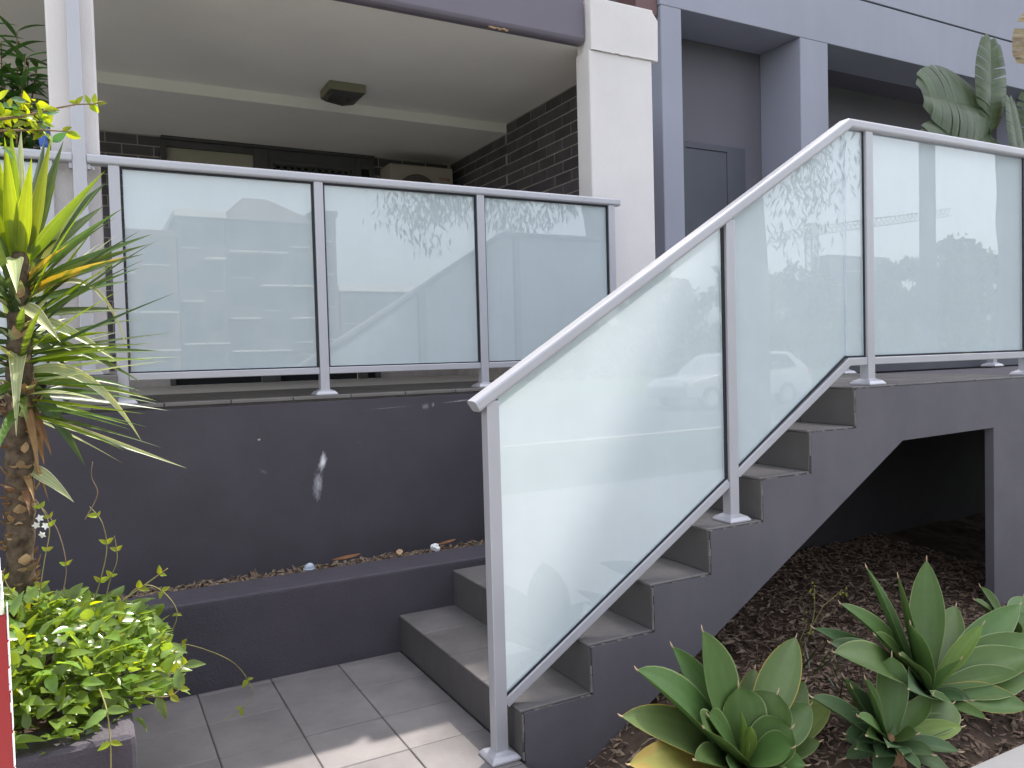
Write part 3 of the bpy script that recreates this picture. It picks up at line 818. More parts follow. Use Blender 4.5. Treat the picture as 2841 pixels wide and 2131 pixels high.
lay(-1.30, -0.656, ZT + 0.14, ZL - 0.012, lambda u, z: Matrix.Translation((u, YB + j_(), z)), 'y', bw)
lay(1.205, 1.995, 2.62, ZL - 0.012, lambda u, z: Matrix.Translation((u, YB + j_(), z)), 'y', bw, 0.05)
lay(2.09, 3.695, 2.30, ZC - 0.012, lambda u, z: Matrix.Translation((2.0 + j_(), u, z)), 'x', sw)
lay(3.705, 4.895, 2.30, ZL - 0.012, lambda u, z: Matrix.Translation((2.0 + j_(), u, z)), 'x', sw, 0.03)
# window with a blind, security door, side light
wn = part('window', MB().box(-0.65, -0.61, YB - 0.03, YB + 0.05, ZT, ZL - 0.03).box(0.10, 0.225, YB - 0.03, YB + 0.05, ZT, ZL - 0.03).box(-0.609, 0.099, YB - 0.03, YB + 0.05, 3.235, ZL - 0.03).box(-0.65, 1.198, YB - 0.045, YB + 0.05, ZL - 0.028, ZL - 0.001), M['frame'], tb, 0.003, 1)
part('blind', BOX(-0.607, 0.097, YB + 0.01, YB + 0.03, 2.1, 3.233), M['blind'], wn)
part('pane', BOX(-0.607, 0.097, YB + 0.012, YB + 0.03, ZT, 2.098), M['void'], wn)
dr = part('security_door', MB().box(0.227, 0.262, YB - 0.025, YB + 0.03, ZT, 3.20).box(0.985, 1.02, YB - 0.025, YB + 0.03, ZT, 3.20).box(0.263, 0.984, YB - 0.025, YB + 0.03, 3.165, 3.20).box(0.227, 1.02, YB - 0.02, YB + 0.05, 3.201, ZL - 0.03), M['frame'], tb, 0.003, 1)
part('door_void', BOX(0.263, 0.984, YB + 0.03, YB + 0.045, ZT, 3.164), M['void'], dr)
mb = MB(); st = 0.062
for i in range(-18, 14):
    for sg in (1, -1):
        x0 = 0.263 + i * st; za, zb = 2.2, 3.164
        xa, xb = (x0, x0 + (zb - za)) if sg > 0 else (x0 + (zb - za), x0)
        # clip to the door leaf
        def at(t): return xa + (xb - xa) * t, za + (zb - za) * t
        t0, t1 = 0.0, 1.0
        for lim, s_ in ((0.263, 1), (0.984, -1)):
            fa = (xa - lim) * s_; fb = (xb - lim) * s_
            if fa < 0 and fb < 0: t1 = -1; break
            if fa < 0: t0 = max(t0, fa / (fa - fb))
            if fb < 0: t1 = min(t1, fa / (fa - fb))
        if t1 - t0 > 0.02:
            p, q = at(t0), at(t1)
            mb.bar((p[0], YB, p[1]), (q[0], YB, q[1]), 0.004, 0.004, up=(0, 1, 0))
part('diamond_grille', mb, surf('grille_metal', (0.10, 0.095, 0.09), 0.5, 0.1, 4.0, 0.0), dr)
sl = part('side_light', MB().box(1.022, 1.07, YB - 0.03, YB + 0.05, ZT, ZL - 0.03).box(1.155, 1.198, YB - 0.03, YB + 0.05, ZT, ZL - 0.03).box(1.071, 1.154, YB - 0.03, YB + 0.05, 3.19, ZL - 0.03), M['frame'], tb, 0.003, 1)
part('pane', BOX(1.071, 1.154, YB + 0.01, YB + 0.02, ZT, 3.189), M['void'], sl)
# white columns
def column(x0, x1, y0, y1, z0, z1, nm='column'):
    return part(nm, BOX(x0, x1, y0, y1, z0, z1), M['white'], tb, 0.010, 2)
column(-1.375, -1.178, 1.80, 2.02, ZT + 0.141, ZC - 0.008)
pl = part('plinth', BOX(-1.350, -1.152, YT + 0.004, 2.04, ZT + 0.001, ZT + 0.140), M['floor'], tb, 0.004, 1)
sp_ = part('steel_post', BOX(-1.293, -1.236, 1.715, 1.772, ZT + 0.160, ZC + 0.26), M['alu'], tb, 0.004, 2)
part('base_plate', MB().prism_y([(-1.322, ZT + 0.142), (-1.207, ZT + 0.142), (-1.207, ZT + 0.148), (-1.228, ZT + 0.168), (-1.301, ZT + 0.168), (-1.322, ZT + 0.148)], 1.69, 1.797), M['alu'], sp_, 0.002, 1)
column(1.628, 2.130, 1.880, 2.038, ZT - 0.02, 3.345)
cap = MB().prism_y([(1.640, 3.3455), (2.178, 3.340), (2.182, 3.610), (2.140, 3.660), (2.140, 3.675), (1.640, 3.675)], 1.872, 2.038)
part('render_cap', cap, M['white'], tb, 0.008, 2)
mb = MB(); x = 1.636
while x < 2.13:
    w = random.uniform(0.02, 0.06); mb.box(x, min(x + w, 2.135), 1.866 + random.uniform(0, .003), 1.874, 3.340 + random.uniform(-.003, .002), 3.349 + random.uniform(0, .004)); x += w
part('render_ridge', mb, M['white'], tb, 0.0015, 1)
part('beam_debris', MB().tube([(0.95 + .012 * i, 1.952 + .003 * math.sin(i * 2), 3.395 + .004 * math.sin(i * 1.7)) for i in range(12)], [.004 + .004 * abs(math.sin(i * 1.3)) for i in range(12)], 6), M['scar'], tb)

# air conditioner
ac = thing('air_conditioner', 'cream air conditioner box with round fan beside the brick corner', 'air conditioner', (1.55, 4.7, 2.62))
part('casing', BOX(1.236, 1.864, 4.55, 4.82, 2.64, 3.190), M['ac'], ac, 0.012, 2)
mb = MB(); cx_, cz_, rr_ = 1.50, 2.90, 0.205
mb.tube([(cx_, 4.549, cz_), (cx_, 4.541, cz_)], [rr_, rr_], 40)
part('fan_recess', mb, M['ac_grille'], ac)
mb = MB()
for q in range(2, 11):
    r_ = rr_ * q / 10
    mb.tube([(cx_ + r_ * math.cos(2 * math.pi * k / 36), 4.538, cz_ + r_ * math.sin(2 * math.pi * k / 36)) for k in range(37)], 0.0025, 5)
for q in range(8):
    a = math.pi * q / 4; mb.tube([(cx_ + .03 * math.cos(a), 4.536, cz_ + .03 * math.sin(a)), (cx_ + rr_ * math.cos(a), 4.536, cz_ + rr_ * math.sin(a))], 0.003, 5)
part('fan_grille', mb, surf('grille_grey', (0.16, 0.14, 0.125), 0.6, 0.1, 4.0, 0.0), ac)
# red maker's wordmark, too small to read: seven blocky letters
mb = MB(); x = 1.715
for ch in 'TOSHIBA':
    w = 0.013
    z0, z1 = 3.068, 3.092
    segs = {'T': [(0, 1, .8, 1), (.4, .6, 0, .8)], 'O': [(0, .25, 0, 1), (.75, 1, 0, 1), (.25, .75, 0, .2), (.25, .75, .8, 1)], 'S': [(0, 1, .8, 1), (0, .25, .5, .8), (0, 1, .4, .55), (.75, 1, .2, .4), (0, 1, 0, .2)],
            'H': [(0, .25, 0, 1), (.75, 1, 0, 1), (.25, .75, .4, .6)], 'I': [(.35, .65, 0, 1)], 'B': [(0, .25, 0, 1), (.25, .9, .8, 1), (.25, .9, .42, .58), (.25, .9, 0, .2), (.75, 1, .2, .42), (.75, 1, .58, .8)], 'A': [(0, .25, 0, .8), (.75, 1, 0, .8), (0, 1, .8, 1), (.25, .75, .35, .5)]}[ch]
    for a, b, c, d in segs:
        mb.box(x + w * a, x + w * b, 4.5475, 4.5495, z0 + (z1 - z0) * c, z0 + (z1 - z0) * d)
    x += w + 0.0045
part('lettering', mb, M['red_print'], ac)
for xx in (1.33, 1.77):
    part('bracket', MB().box(xx - .02, xx + .02, 4.57, 4.893, 2.615, 2.639).box(xx - .02, xx + .02, 4.868, 4.893, 2.40, 2.6145), M['alu'], ac)

# ceiling lamp
lp = thing('ceiling_lamp', 'small square beige lamp with dark pointed lens on the terrace ceiling', 'lamp', (0.465, 3.36, ZC))
part('housing', MB().prism_z([(0.33, 3.245), (0.60, 3.245), (0.60, 3.50), (0.33, 3.50)], ZC - 0.062, ZC - 0.001), M['lamp'], lp, 0.004, 1)
mb = MB()
base = [(0.335, 3.25, ZC - 0.063), (0.595, 3.25, ZC - 0.063), (0.595, 3.495, ZC - 0.063), (0.335, 3.495, ZC - 0.063)]
mid = [(0.36, 3.275, ZC - 0.085), (0.57, 3.275, ZC - 0.085), (0.57, 3.47, ZC - 0.085), (0.36, 3.47, ZC - 0.085)]
mb.v = base + mid + [(0.465, 3.40, ZC - 0.125)]
mb.f = [(0, 1, 2, 3)] + [(i, (i + 1) % 4, 4 + (i + 1) % 4, 4 + i) for i in range(4)] + [(4 + i, 4 + (i + 1) % 4, 8) for i in range(4)]
part('lens', mb, M['lamp_lens'], lp)

# ================================================================== ENTRANCE BUILDING (right)
eb = thing('entrance_building', 'tall blue-grey rendered entrance portal with deep openings beside the white column', 'building', (4.0, 3.2, ZT))
YP = 3.2; ZBm = 4.455
part('pillar', BOX(3.297, 3.531, YP, YP + 0.50, ZT, ZBm - 0.001), M['portal'], eb, 0.006, 1)
part('pillar', BOX(5.030, 5.425, YP, YP + 0.53, ZT, ZBm - 0.001), M['portal'], eb, 0.006, 1)
part('pillar', BOX(9.2, 9.6, YP, YP + 0.53, ZT, ZBm - 0.001), M['portal'], eb, 0.006, 1)
part('beam', BOX(3.29, 14.0, YP, YP + 0.52, ZBm, 4.975), M['portal'], eb, 0.004, 1)
part('upper_wall', BOX(3.29, 14.0, YP + 0.003, YP + 0.52, 4.995, 6.2), M['portal'], eb, 0.004, 1)
part('joint', BOX(3.30, 13.9, YP + 0.02, YP + 0.10, 4.9755, 4.9945), M['void'], eb)
part('wall_end', BOX(3.05, 3.288, YP + 0.03, YP + 0.40, 4.36, 6.0), M['plum'], eb, 0.005, 1)
part('reveal_wall', BOX(2.122, 3.296, YP + 0.30, YP + 0.45, ZT, 6.0), M['portal_in'], eb)
part('recess_wall', BOX(3.532, 5.029, 3.731, 3.83, ZT, ZBm + 0.05), M['portal_in'], eb)
part('recess_wall', BOX(5.426, 9.199, 4.20, 4.30, ZT, ZBm + 0.05), M['portal_in'], eb)
part('recess_wall', BOX(9.601, 14.0, 4.20, 4.30, ZT, ZBm + 0.05), M['portal_in'], eb)
part('recess_ceiling', BOX(3.532, 14.0, YP + 0.521, 4.30, ZBm + 0.051, ZBm + 0.15), M['portal_in'], eb)
dd = part('door', BOX(3.99, 4.53, 3.712, 3.73, ZT, 3.40), M['portal_door'], eb, 0.003, 1)
part('door_frame', MB().box(3.95, 3.989, 3.700, 3.7305, ZT, 3.46).box(4.531, 4.78, 3.704, 3.7305, ZT, 3.46).box(3.989, 4.531, 3.700, 3.7305, 3.401, 3.46), M['portal_door'], dd, 0.003, 1)
part('handle', MB().box(4.455, 4.475, 3.672, 3.7115, 2.20, 2.22).box(4.36, 4.475, 3.660, 3.6715, 2.20, 2.22), M['alu'], dd, 0.003, 1)
part('shadow_block', BOX(13.3, 26.0, 1.8, 14.0, 6.21, 24.0), M['portal'], eb, 0.02, 1)  # unseen block added to cast the soft shadow edge over stairs and glass
part('rear_block', BOX(3.30, 26.0, YP + 0.53, 12.0, 4.62, 6.19), M['portal'], eb)

# ================================================================== BALUSTRADES
def rrect(hw, hh, r, n=4):
    pts = []
    for cx, cz, a0 in ((hw - r, hh - r, 0), (-hw + r, hh - r, 90), (-hw + r, -hh + r, 180), (hw - r, -hh + r, 270)):
        for i in range(n + 1):
            a = math.radians(a0 + 90 * i / n); pts.append((cx + r * math.cos(a), cz + r * math.sin(a)))
    return pts
def sweep_xz(path, prof, y):                             # path of (x,z); prof of (y, normal)
    mb = MB(); n = len(prof)
    for i, (px, pz) in enumerate(path):
        d0 = Vector((path[i][0] - path[i - 1][0], path[i][1] - path[i - 1][1])).normalized() if i > 0 else None
        d1 = Vector((path[i + 1][0] - path[i][0], path[i + 1][1] - path[i][1])).normalized() if i < len(path) - 1 else None
        if d0 is None: nn = Vector((-d1.y, d1.x)); k = 1.0
        elif d1 is None: nn = Vector((-d0.y, d0.x)); k = 1.0
        else:
            n0 = Vector((-d0.y, d0.x)); n1 = Vector((-d1.y, d1.x)); nn = (n0 + n1).normalized(); k = 1.0 / nn.dot(n0)
        for py, pn in prof:
            mb.v.append((px + nn.x * pn * k, y + py, pz + nn.y * pn * k))
    for i in range(len(path) - 1):
        for k in range(n):
            k2 = (k + 1) % n
            mb.f.append((i * n + k, i * n + k2, (i + 1) * n + k2, (i + 1) * n + k))
    mb.f.append(tuple(range(n))); e = (len(path) - 1) * n
    mb.f.append(tuple(e + k for k in reversed(range(n))))
    return mb
def post(parent, x, y, z0, z1, hw=0.0235, plate=True):
    p = part('post', BOX(x - hw, x + hw, y - hw, y + hw, z0 + 0.004, z1), M['alu'], parent, 0.003, 2)
    if plate:
        b = MB()
        rings = [(0.056, 0.001), (0.056, 0.008), (0.046, 0.020), (0.032, 0.026), (0.0255, 0.030)]
        for r_, zz in rings:
            b.v += [(x - r_, y - r_, z0 + zz), (x + r_, y - r_, z0 + zz), (x + r_, y + r_, z0 + zz), (x - r_, y + r_, z0 + zz)]
        for i in range(len(rings) - 1):
            for k in range(4):
                k2 = (k + 1) % 4; b.f.append((i * 4 + k, i * 4 + k2, i * 4 + 4 + k2, i * 4 + 4 + k))
        b.f += [(3, 2, 1, 0), tuple(len(rings) * 4 - 4 + k for k in range(4))]
        part('base_plate', b, M['alu'], p, 0.0015, 1)
    return p
def pane(parent, prof, y0, y1):                          # prof (x,z)
    o = part('glass_pane', MB().prism_y(prof, y0, y1), M['glass'], parent)
    o.data.materials.append(M['glass_front']); o.data.polygons[0].material_index = 1
    return o
RP = rrect(0.033, 0.022, 0.012)
YR = 1.742
def straight_run(bal, xs, x_l, x_r, ztop, zb, y, floor, plates=True):
    part('handrail', sweep_xz([(x_l, ztop - 0.022), (x_r, ztop - 0.022)], RP, y), M['alu'], bal, smooth=False)
    for x in xs: post(bal, x, y, floor, ztop - 0.040)
    for a, b in zip(xs[:-1], xs[1:]):
        part('bottom_rail', BOX(a + 0.0245, b - 0.0245, y - 0.0185, y + 0.0185, zb - 0.017, zb + 0.017), M['alu'], bal, 0.003, 1)
        part('gasket', MB().box(a + 0.0245, a + 0.031, y - 0.012, y + 0.012, zb + 0.018, ztop - 0.045).box(b - 0.033, b - 0.0245, y - 0.014, y + 0.014, zb + 0.018, ztop - 0.045).box(a + 0.0315, b - 0.034, y - 0.011, y + 0.011, zb + 0.0175, zb + 0.0235).box(a + 0.0315, b - 0.034, y - 0.013, y + 0.013, ztop - 0.053, ztop - 0.0445), M['alu_dark'], bal)
        pane(bal, [(a + 0.036, zb + 0.024), (b - 0.036, zb + 0.024), (b - 0.036, ztop - 0.054), (a + 0.036, ztop - 0.054)], y - 0.005, y + 0.005)
tbal = thing('terrace_balustrade', 'silver balustrade with three frosted glass panes along the terrace edge', 'balustrade', (0.27, YR, ZT))
straight_run(tbal, [-1.127, -0.183, 0.748, 1.662], -1.234, 1.722, 2.370, 1.352, YR, ZT)
part('rail_bracket', MB().box(-1.234, -1.222, YR - 0.016, YR + 0.016, 2.302, 2.326).tube([(-1.222, YR - 0.012, 2.314), (-1.212, YR - 0.014, 2.312), (-1.208, YR - 0.014, 2.300)], 0.006, 8), M['alu'], tbal)
lbal = thing('terrace_balustrade', 'short glass balustrade run behind the yucca, ending at the white column', 'balustrade', (-1.9, YR, ZT))
straight_run(lbal, [-2.9, -2.15, -1.395], -2.95, -1.295, 2.370, 1.352, YR, ZT)
part('rail_bracket', MB().box(-1.307, -1.295, YR - 0.016, YR + 0.016, 2.302, 2.326), M['alu'], lbal)

sb = thing('stair_balustrade', 'silver balustrade with sloping frosted glass climbing the stairs and landing', 'balustrade', (-0.055, 0.07, 0))
YS = 0.070; SL = (2.42 - 1.254) / (1.757 + 0.128)
zt = lambda x: 1.254 + (x + 0.128) * SL                 # top line of the sloping handrail
c_ = math.cos(math.atan(SL)); vt = 0.044 / c_
xk = 1.757
part('handrail', sweep_xz([(-0.118, zt(-0.118) - vt / 2), (xk + 0.008, 2.42 - 0.022), (4.45, 2.42 - 0.022)], RP, YS), M['alu'], sb)
for x, z0, z1 in ((-0.055, 0.0, zt(-0.055) - vt + .004), (1.045, 4 * H, zt(1.045) - vt + .004), (1.897, 7 * H, 2.38), (3.165, 7 * H, 2.38), (4.42, 7 * H, 2.38)):
    post(sb, x, YS, z0, z1)
zb_ = lambda x: 0.866 + (x - 1.031) * SL * 1.03          # centre line of the sloping bottom rail
BP = rrect(0.0185, 0.018, 0.004, 2)
xk2 = 1.757; 
part('bottom_rail', sweep_xz([(-0.0305, zb_(-0.0305)), (1.0205, zb_(1.0205))], BP, YS), M['alu'], sb)
part('bottom_rail', sweep_xz([(1.0695, zb_(1.0695)), (xk2, 1.335), (1.8725, 1.335)], BP, YS), M['alu'], sb)
part('bottom_rail', BOX(1.9215, 3.1405, YS - 0.0185, YS + 0.0185, 1.318, 1.352), M['alu'], sb, 0.003, 1)
part('bottom_rail', BOX(3.1895, 4.3955, YS - 0.0185, YS + 0.0185, 1.318, 1.352), M['alu'], sb, 0.003, 1)
lo = lambda x: zb_(x) + 0.030; hi = lambda x: zt(x) - vt - 0.004
g0, g1 = -0.026, 1.004
pane(sb, [(g0, lo(g0)), (g1, lo(g1)), (g1, hi(g1)), (g0, hi(g0))], YS - 0.007, YS + 0.003)
g0, g1 = 1.078, 1.748
pane(sb, [(g0, lo(g0)), (xk2 - 0.02, 1.365), (g1, 1.362), (g1, hi(g1)), (g0, hi(g0))], YS - 0.007, YS + 0.003)
pane(sb, [(1.752, 1.362), (1.862, 1.362), (1.862, 2.372), (1.765, 2.372), (1.752, 2.366)], YS - 0.007, YS + 0.003)
pane(sb, [(1.930, 1.362), (3.125, 1.362), (3.125, 2.372), (1.930, 2.372)], YS - 0.007, YS + 0.003)
pane(sb, [(3.198, 1.362), (4.38, 1.362), (4.38, 2.372), (3.198, 2.372)], YS - 0.007, YS + 0.003)
gm = MB()
gm.prism_y([(-0.026, lo(-0.026) - 0.008), (1.018, lo(1.018) - 0.008), (1.018, lo(1.018) - 0.001), (-0.026, lo(-0.026) - 0.001)], YS - 0.012, YS + 0.012)
gm.prism_y([(1.072, lo(1.072) - 0.008), (xk2 - 0.015, 1.356), (xk2 - 0.02, 1.3635), (1.072, lo(1.072) - 0.001)], YS - 0.012, YS + 0.012)
gm.box(xk2 - 0.01, 1.872, YS - 0.012, YS + 0.012, 1.3535, 1.361).box(1.922, 3.14, YS - 0.012, YS + 0.012, 1.3535, 1.361).box(3.19, 4.39, YS - 0.012, YS + 0.012, 1.3535, 1.361)
gm.box(1.006, 1.0205, YS - 0.010, YS + 0.014, lo(1.01), hi(1.01) - 0.005).box(1.864, 1.8725, YS - 0.010, YS + 0.014, 1.362, 2.374).box(3.127, 3.1405, YS - 0.010, YS + 0.014, 1.362, 2.374)
part('gasket', gm, M['alu_dark'], sb)
# railing on the far side of the landing: only a post foot shows under the glass
fb = thing('landing_railing', 'silver railing post and rail on the far side of the landing', 'railing', (3.45, 1.16, ZT))
for x in (3.07, 4.7): post(fb, x, 1.15, ZT, 2.20)
part('handrail', sweep_xz([(3.04, 2.19), (4.75, 2.19)], RP, 1.15), M['alu'], fb)

# blue hose nozzle stood on the left handrail
nz = thing('hose_nozzle', 'blue plastic hose nozzle with white tip on the handrail by the column', 'nozzle', (-1.402, YR, 2.37))
part('body', MB().tube([(-1.4015, YR, 2.386), (-1.400, YR, 2.398), (-1.405, YR, 2.422), (-1.396, YR, 2.436), (-1.395, YR, 2.450), (-1.393, YR, 2.466), (-1.392, YR, 2.476)], [.017, .0185, .017, .013, .016, .0165, .011], 14), M['blue'], nz, smooth=True)
part('tip', MB().tube([(-1.4025, YR, 2.371), (-1.4015, YR, 2.3855)], [.012, .0145], 12), M['whiteplastic'], nz, smooth=True)

# ================================================================== PLANT HELPERS
def mesh_uv(name, v, f, uv, mat, smooth=True):
    me = bpy.data.meshes.new(name); me.from_pydata(v, [], f)
    ul = me.uv_layers.new(name='UVMap')
    for lp_ in me.loops: ul.data[lp_.index].uv = uv[lp_.vertex_index]
    if smooth: me.polygons.foreach_set('use_smooth', [True] * len(me.polygons))
    me.materials.append(mat); return me
def sstep(x): x = max(0, min(1, x)); return x * x * (3 - 2 * x)
def prof_agave(t): return (0.42 + 0.58 * sstep(t / 0.55)) if t < .55 else max(0.0, 1 - ((t - .55) / .45) ** 1.9) ** 0.85
def prof_blunt(t): return (0.42 + 0.58 * sstep(t / 0.6)) if t < .6 else max(0.0, 1 - ((t - .6) / .4) ** 3.2) ** 0.7
def prof_yucca(t): return (0.55 + 0.45 * sstep(t / 0.3)) if t < .35 else max(0.0, 1 - ((t - .35) / .65) ** 1.2)
def prof_oval(t): return max(0.0, math.sin(math.pi * (0.06 + 0.94 * t) ** 0.80)) ** 0.9
def blade(B, T, w, N, prof, sag=0.05, cup=0.25, nseg=12, nw=4, thick=0.0, wave=0.0, twist=0.0, mid=None):
    B = Vector(B); T = Vector(T); N = Vector(N).normalized(); Ln = (T - B).length
    P = (B + T) / 2 + N * sag * Ln if mid is None else Vector(mid)
    v = []; uv = []; f = []; ph = random.uniform(0, 6)
    def ring(t, lower):
        q = B * (1 - t) ** 2 + P * 2 * t * (1 - t) + T * t * t
        tg = ((P - B) * (1 - t) + (T - P) * t).normalized()
        sd = tg.cross(N); sd = sd.normalized() if sd.length > 1e-5 else tg.cross(Vector((1, 0, 0))).normalized()
        nr = sd.cross(tg).normalized()
        if twist:
            a = twist * t; sd, nr = sd * math.cos(a) + nr * math.sin(a), nr * math.cos(a) - sd * math.sin(a)
        hw = w * .5 * max(prof(t), 0.012)
        for k in range(nw + 1):
            s = -1 + 2 * k / nw
            o = q + sd * s * hw + nr * (cup * hw * s * s + wave * hw * math.sin(ph + t * 9) * s)
            if lower: o = o - nr * thick * (1 - abs(s) ** 2.2) * (1 - .75 * t)
            v.append(tuple(o)); uv.append((k / nw, t))
    for lay_ in ((0, 1) if thick > 0 else (0,)):
        b0 = len(v)
        for i in range(nseg + 1): ring(i / nseg, lay_)
        for i in range(nseg):
            for k in range(nw):
                a = b0 + i * (nw + 1) + k; q = (a, a + 1, a + nw + 2, a + nw + 1)
                f.append(q if lay_ == 0 else tuple(reversed(q)))
    return v, f, uv
def add_blade(name, parent, mat, *a, **k):
    v, f, uv = blade(*a, **k)
    return link(name, mesh_uv(name, v, f, uv, mat), parent)

# ================================================================== AGAVES
def make_agave(data, label, skirt=0, stem=False, scale=1.0):
    c, leaves = data; c = Vector(c); gz = height_bed(c.x, c.y)
    t = thing('agave', label, 'agave', (c.x, c.y, gz), 'agaves beside the stairs')
    base = Vector((c.x, c.y, max(gz + 0.02, c.z - 0.06)))
    part('stem', MB().tube([(c.x + .02, c.y - .02, gz - .05), (c.x + .01, c.y, gz + .4 * (base.z - gz)), tuple(base), tuple(base + Vector((0, 0, .03)))], [.034, .03, .028, .012], 9), M['agave_stem'], t, smooth=True)
    todo = [(Vector(T), w, k) for T, w, k in leaves]
    for i in range(skirt):
        a = random.uniform(0, 2 * math.pi); r = random.uniform(.13, .22)
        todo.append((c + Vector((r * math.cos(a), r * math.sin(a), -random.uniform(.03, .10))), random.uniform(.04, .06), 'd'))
    for T, w, k in todo:
        d = T - base; out_ = Vector((d.x, d.y, 0))
        out_ = out_.normalized() if out_.length > 1e-4 else Vector((0, -1, 0))
        B = base + out_ * 0.014 + Vector((0, 0, random.uniform(0, .02)))
        T = Vector((T.x, T.y, max(T.z, height_bed(T.x, T.y) + .015)))
        elev = math.atan2(d.z, math.hypot(d.x, d.y) + 1e-6)
        N = (-out_ * math.sin(max(elev, .25)) + Vector((0, 0, 1)) * math.cos(max(elev, .25))).normalized()
        N = (N + Vector((-0.25, -0.85, 0.15))).normalized()          # leaves turned to face the camera side
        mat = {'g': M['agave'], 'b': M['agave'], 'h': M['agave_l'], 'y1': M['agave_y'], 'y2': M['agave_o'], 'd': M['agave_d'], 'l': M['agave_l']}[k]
        sag = -0.10 if elev > .5 else 0.10
        o = add_blade('leaf', t, mat, B, T, w * 1.30, N, prof_blunt if k == 'b' else prof_agave, sag=random.uniform(.02, .10) * (1 if elev < .9 else -.4), cup=0.55 if k == 'h' else random.uniform(.26, .44), nseg=14, nw=6, thick=0.010, wave=random.uniform(0, .05), twist=random.uniform(-.25, .25))
        if k != 'h':
            dr_ = (T - B).normalized()
            part('leaf_tip', MB().tube([tuple(T - dr_ * .006), tuple(T + dr_ * .006), tuple(T + dr_ * .016 + Vector((0, 0, .004)))], [.0030, .0026, .0006], 6), M['agave_tip'], o, smooth=True)
    return t
make_agave(AGAVE_ONE, 'broad green agave rosette in front of the lower stair side')
make_agave(AGAVE_TWO, 'large spiky agave with tall upright leaves before the dark hollow', skirt=10)
make_agave(AGAVE_THREE, 'small agave on a bare stem in front of the largest agave', skirt=12)
make_agave(AGAVE_FOUR, 'pale agave half hidden behind the largest agave at the pier', skirt=2)
# small weed with seed heads left of the big agave
wd = thing('weed', 'thin flowering weed growing between the two front agaves', 'weed', (1.42, 0.05, 0.06))
for pts in ([(1.42, .05, .06), (1.44, .02, .18), (1.50, 0, .28), (1.60, -.02, .34)], [(1.44, .02, .16), (1.47, .02, .26), (1.47, .02, .36)], [(1.42, .05, .06), (1.38, .02, .15), (1.40, 0, .22)]):
    o = part('stalk', MB().tube(pts, [.003, .002, .0018, .0012][:len(pts)], 5), M['vine'], wd)
    e = Vector(pts[-1])
    for _ in range(6):
        p_ = e + Vector((random.gauss(0, .018), random.gauss(0, .012), random.gauss(-.01, .02)))
        part('seed_head', MB().tube([tuple(p_), tuple(p_ + Vector((0, 0, .006)))], [.004, .0025], 6), M['jas_y'], wd)
for _ in range(26):
    b = Vector((1.30 + random.gauss(0, .10), -.10 + random.gauss(0, .10), 0.03)); b.z = height_bed(b.x, b.y)
    add_blade('leaf', wd, M['jas_d'], b, b + Vector((random.gauss(0, .05), random.gauss(0, .05), random.uniform(.05, .13))), .009, (0, -1, .4), prof_yucca, nseg=4, nw=2)

# ================================================================== YUCCA
yu = thing('yucca', 'tall sunlit yucca with sword leaves and shaggy trunk in the planter', 'yucca', (-1.513, 0.70, 0.33))
tr = [Vector(p) for p in YUCCA_TRUNK]; tr[0].z = 0.30
mb = MB(); pts = []; rad = []
for i in range(len(tr) - 1):
    for k in range(10):
        t = k / 10; pts.append(tr[i].lerp(tr[i + 1], t)); u_ = (i + t) / (len(tr) - 1)
        rad.append(0.043 * (1 - .35 * max(0, u_ - .6) / .4) * (1 + .08 * math.sin((i * 10 + k) * 1.9) + random.uniform(-.05, .05)))
pts.append(tr[-1]); rad.append(.018)
part('trunk', MB().tube(pts, rad, 14), M['yuc_trunk'], yu, smooth=True)
for i in range(170):                                      # old leaf bases on the trunk
    z = random.uniform(0.42, 1.36); a = random.uniform(0, 2 * math.pi)
    u_ = (z - .30) / 1.49; cx_ = -1.513 + .06 * u_
    d = Vector((math.cos(a), math.sin(a), 0)); b = Vector((cx_, .70, z)) + d * .039
    L_ = random.uniform(.025, .055) * (1.6 if random.random() < .15 else 1)
    add_blade('leaf_base', yu, random.choice([M['scar'], M['scar'], M['yuc_n']]), b - Vector((0, 0, .01)), b + d * L_ * .45 + Vector((0, 0, L_ * random.uniform(-.4, .9))), random.uniform(.02, .042), d, prof_oval, sag=.12, cup=-.5, nseg=4, nw=3)
for B, T, w, k in YUCCA:
    B = Vector(B); T = Vector(T)
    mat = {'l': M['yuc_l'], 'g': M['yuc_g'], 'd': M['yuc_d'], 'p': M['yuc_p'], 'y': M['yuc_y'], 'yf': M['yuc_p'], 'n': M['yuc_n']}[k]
    N = Vector((random.uniform(-.15, .15), -.75, .65))
    dx = T - B
    if dx.z < -0.15: N = Vector((.15, -.85, .5))
    sag = 0.04 if dx.z > -.05 else .16
    if k == 'n': sag = .22
    mid = None
    if k == 'yf': mid = B + Vector((.24, -.02, .22))
    if k == 'p' and dx.z < -.2: mid = B + Vector((dx.x * .55, -.06, .07))
    add_blade('leaf', yu, mat, B, T, w * (1.0 if k != 'n' else .8), N, prof_yucca, sag=sag * random.uniform(.6, 1.3), cup=random.uniform(.25, .5), nseg=12, nw=4, wave=.12 if k == 'n' else 0.0, twist=random.uniform(-.35, .35), mid=mid)

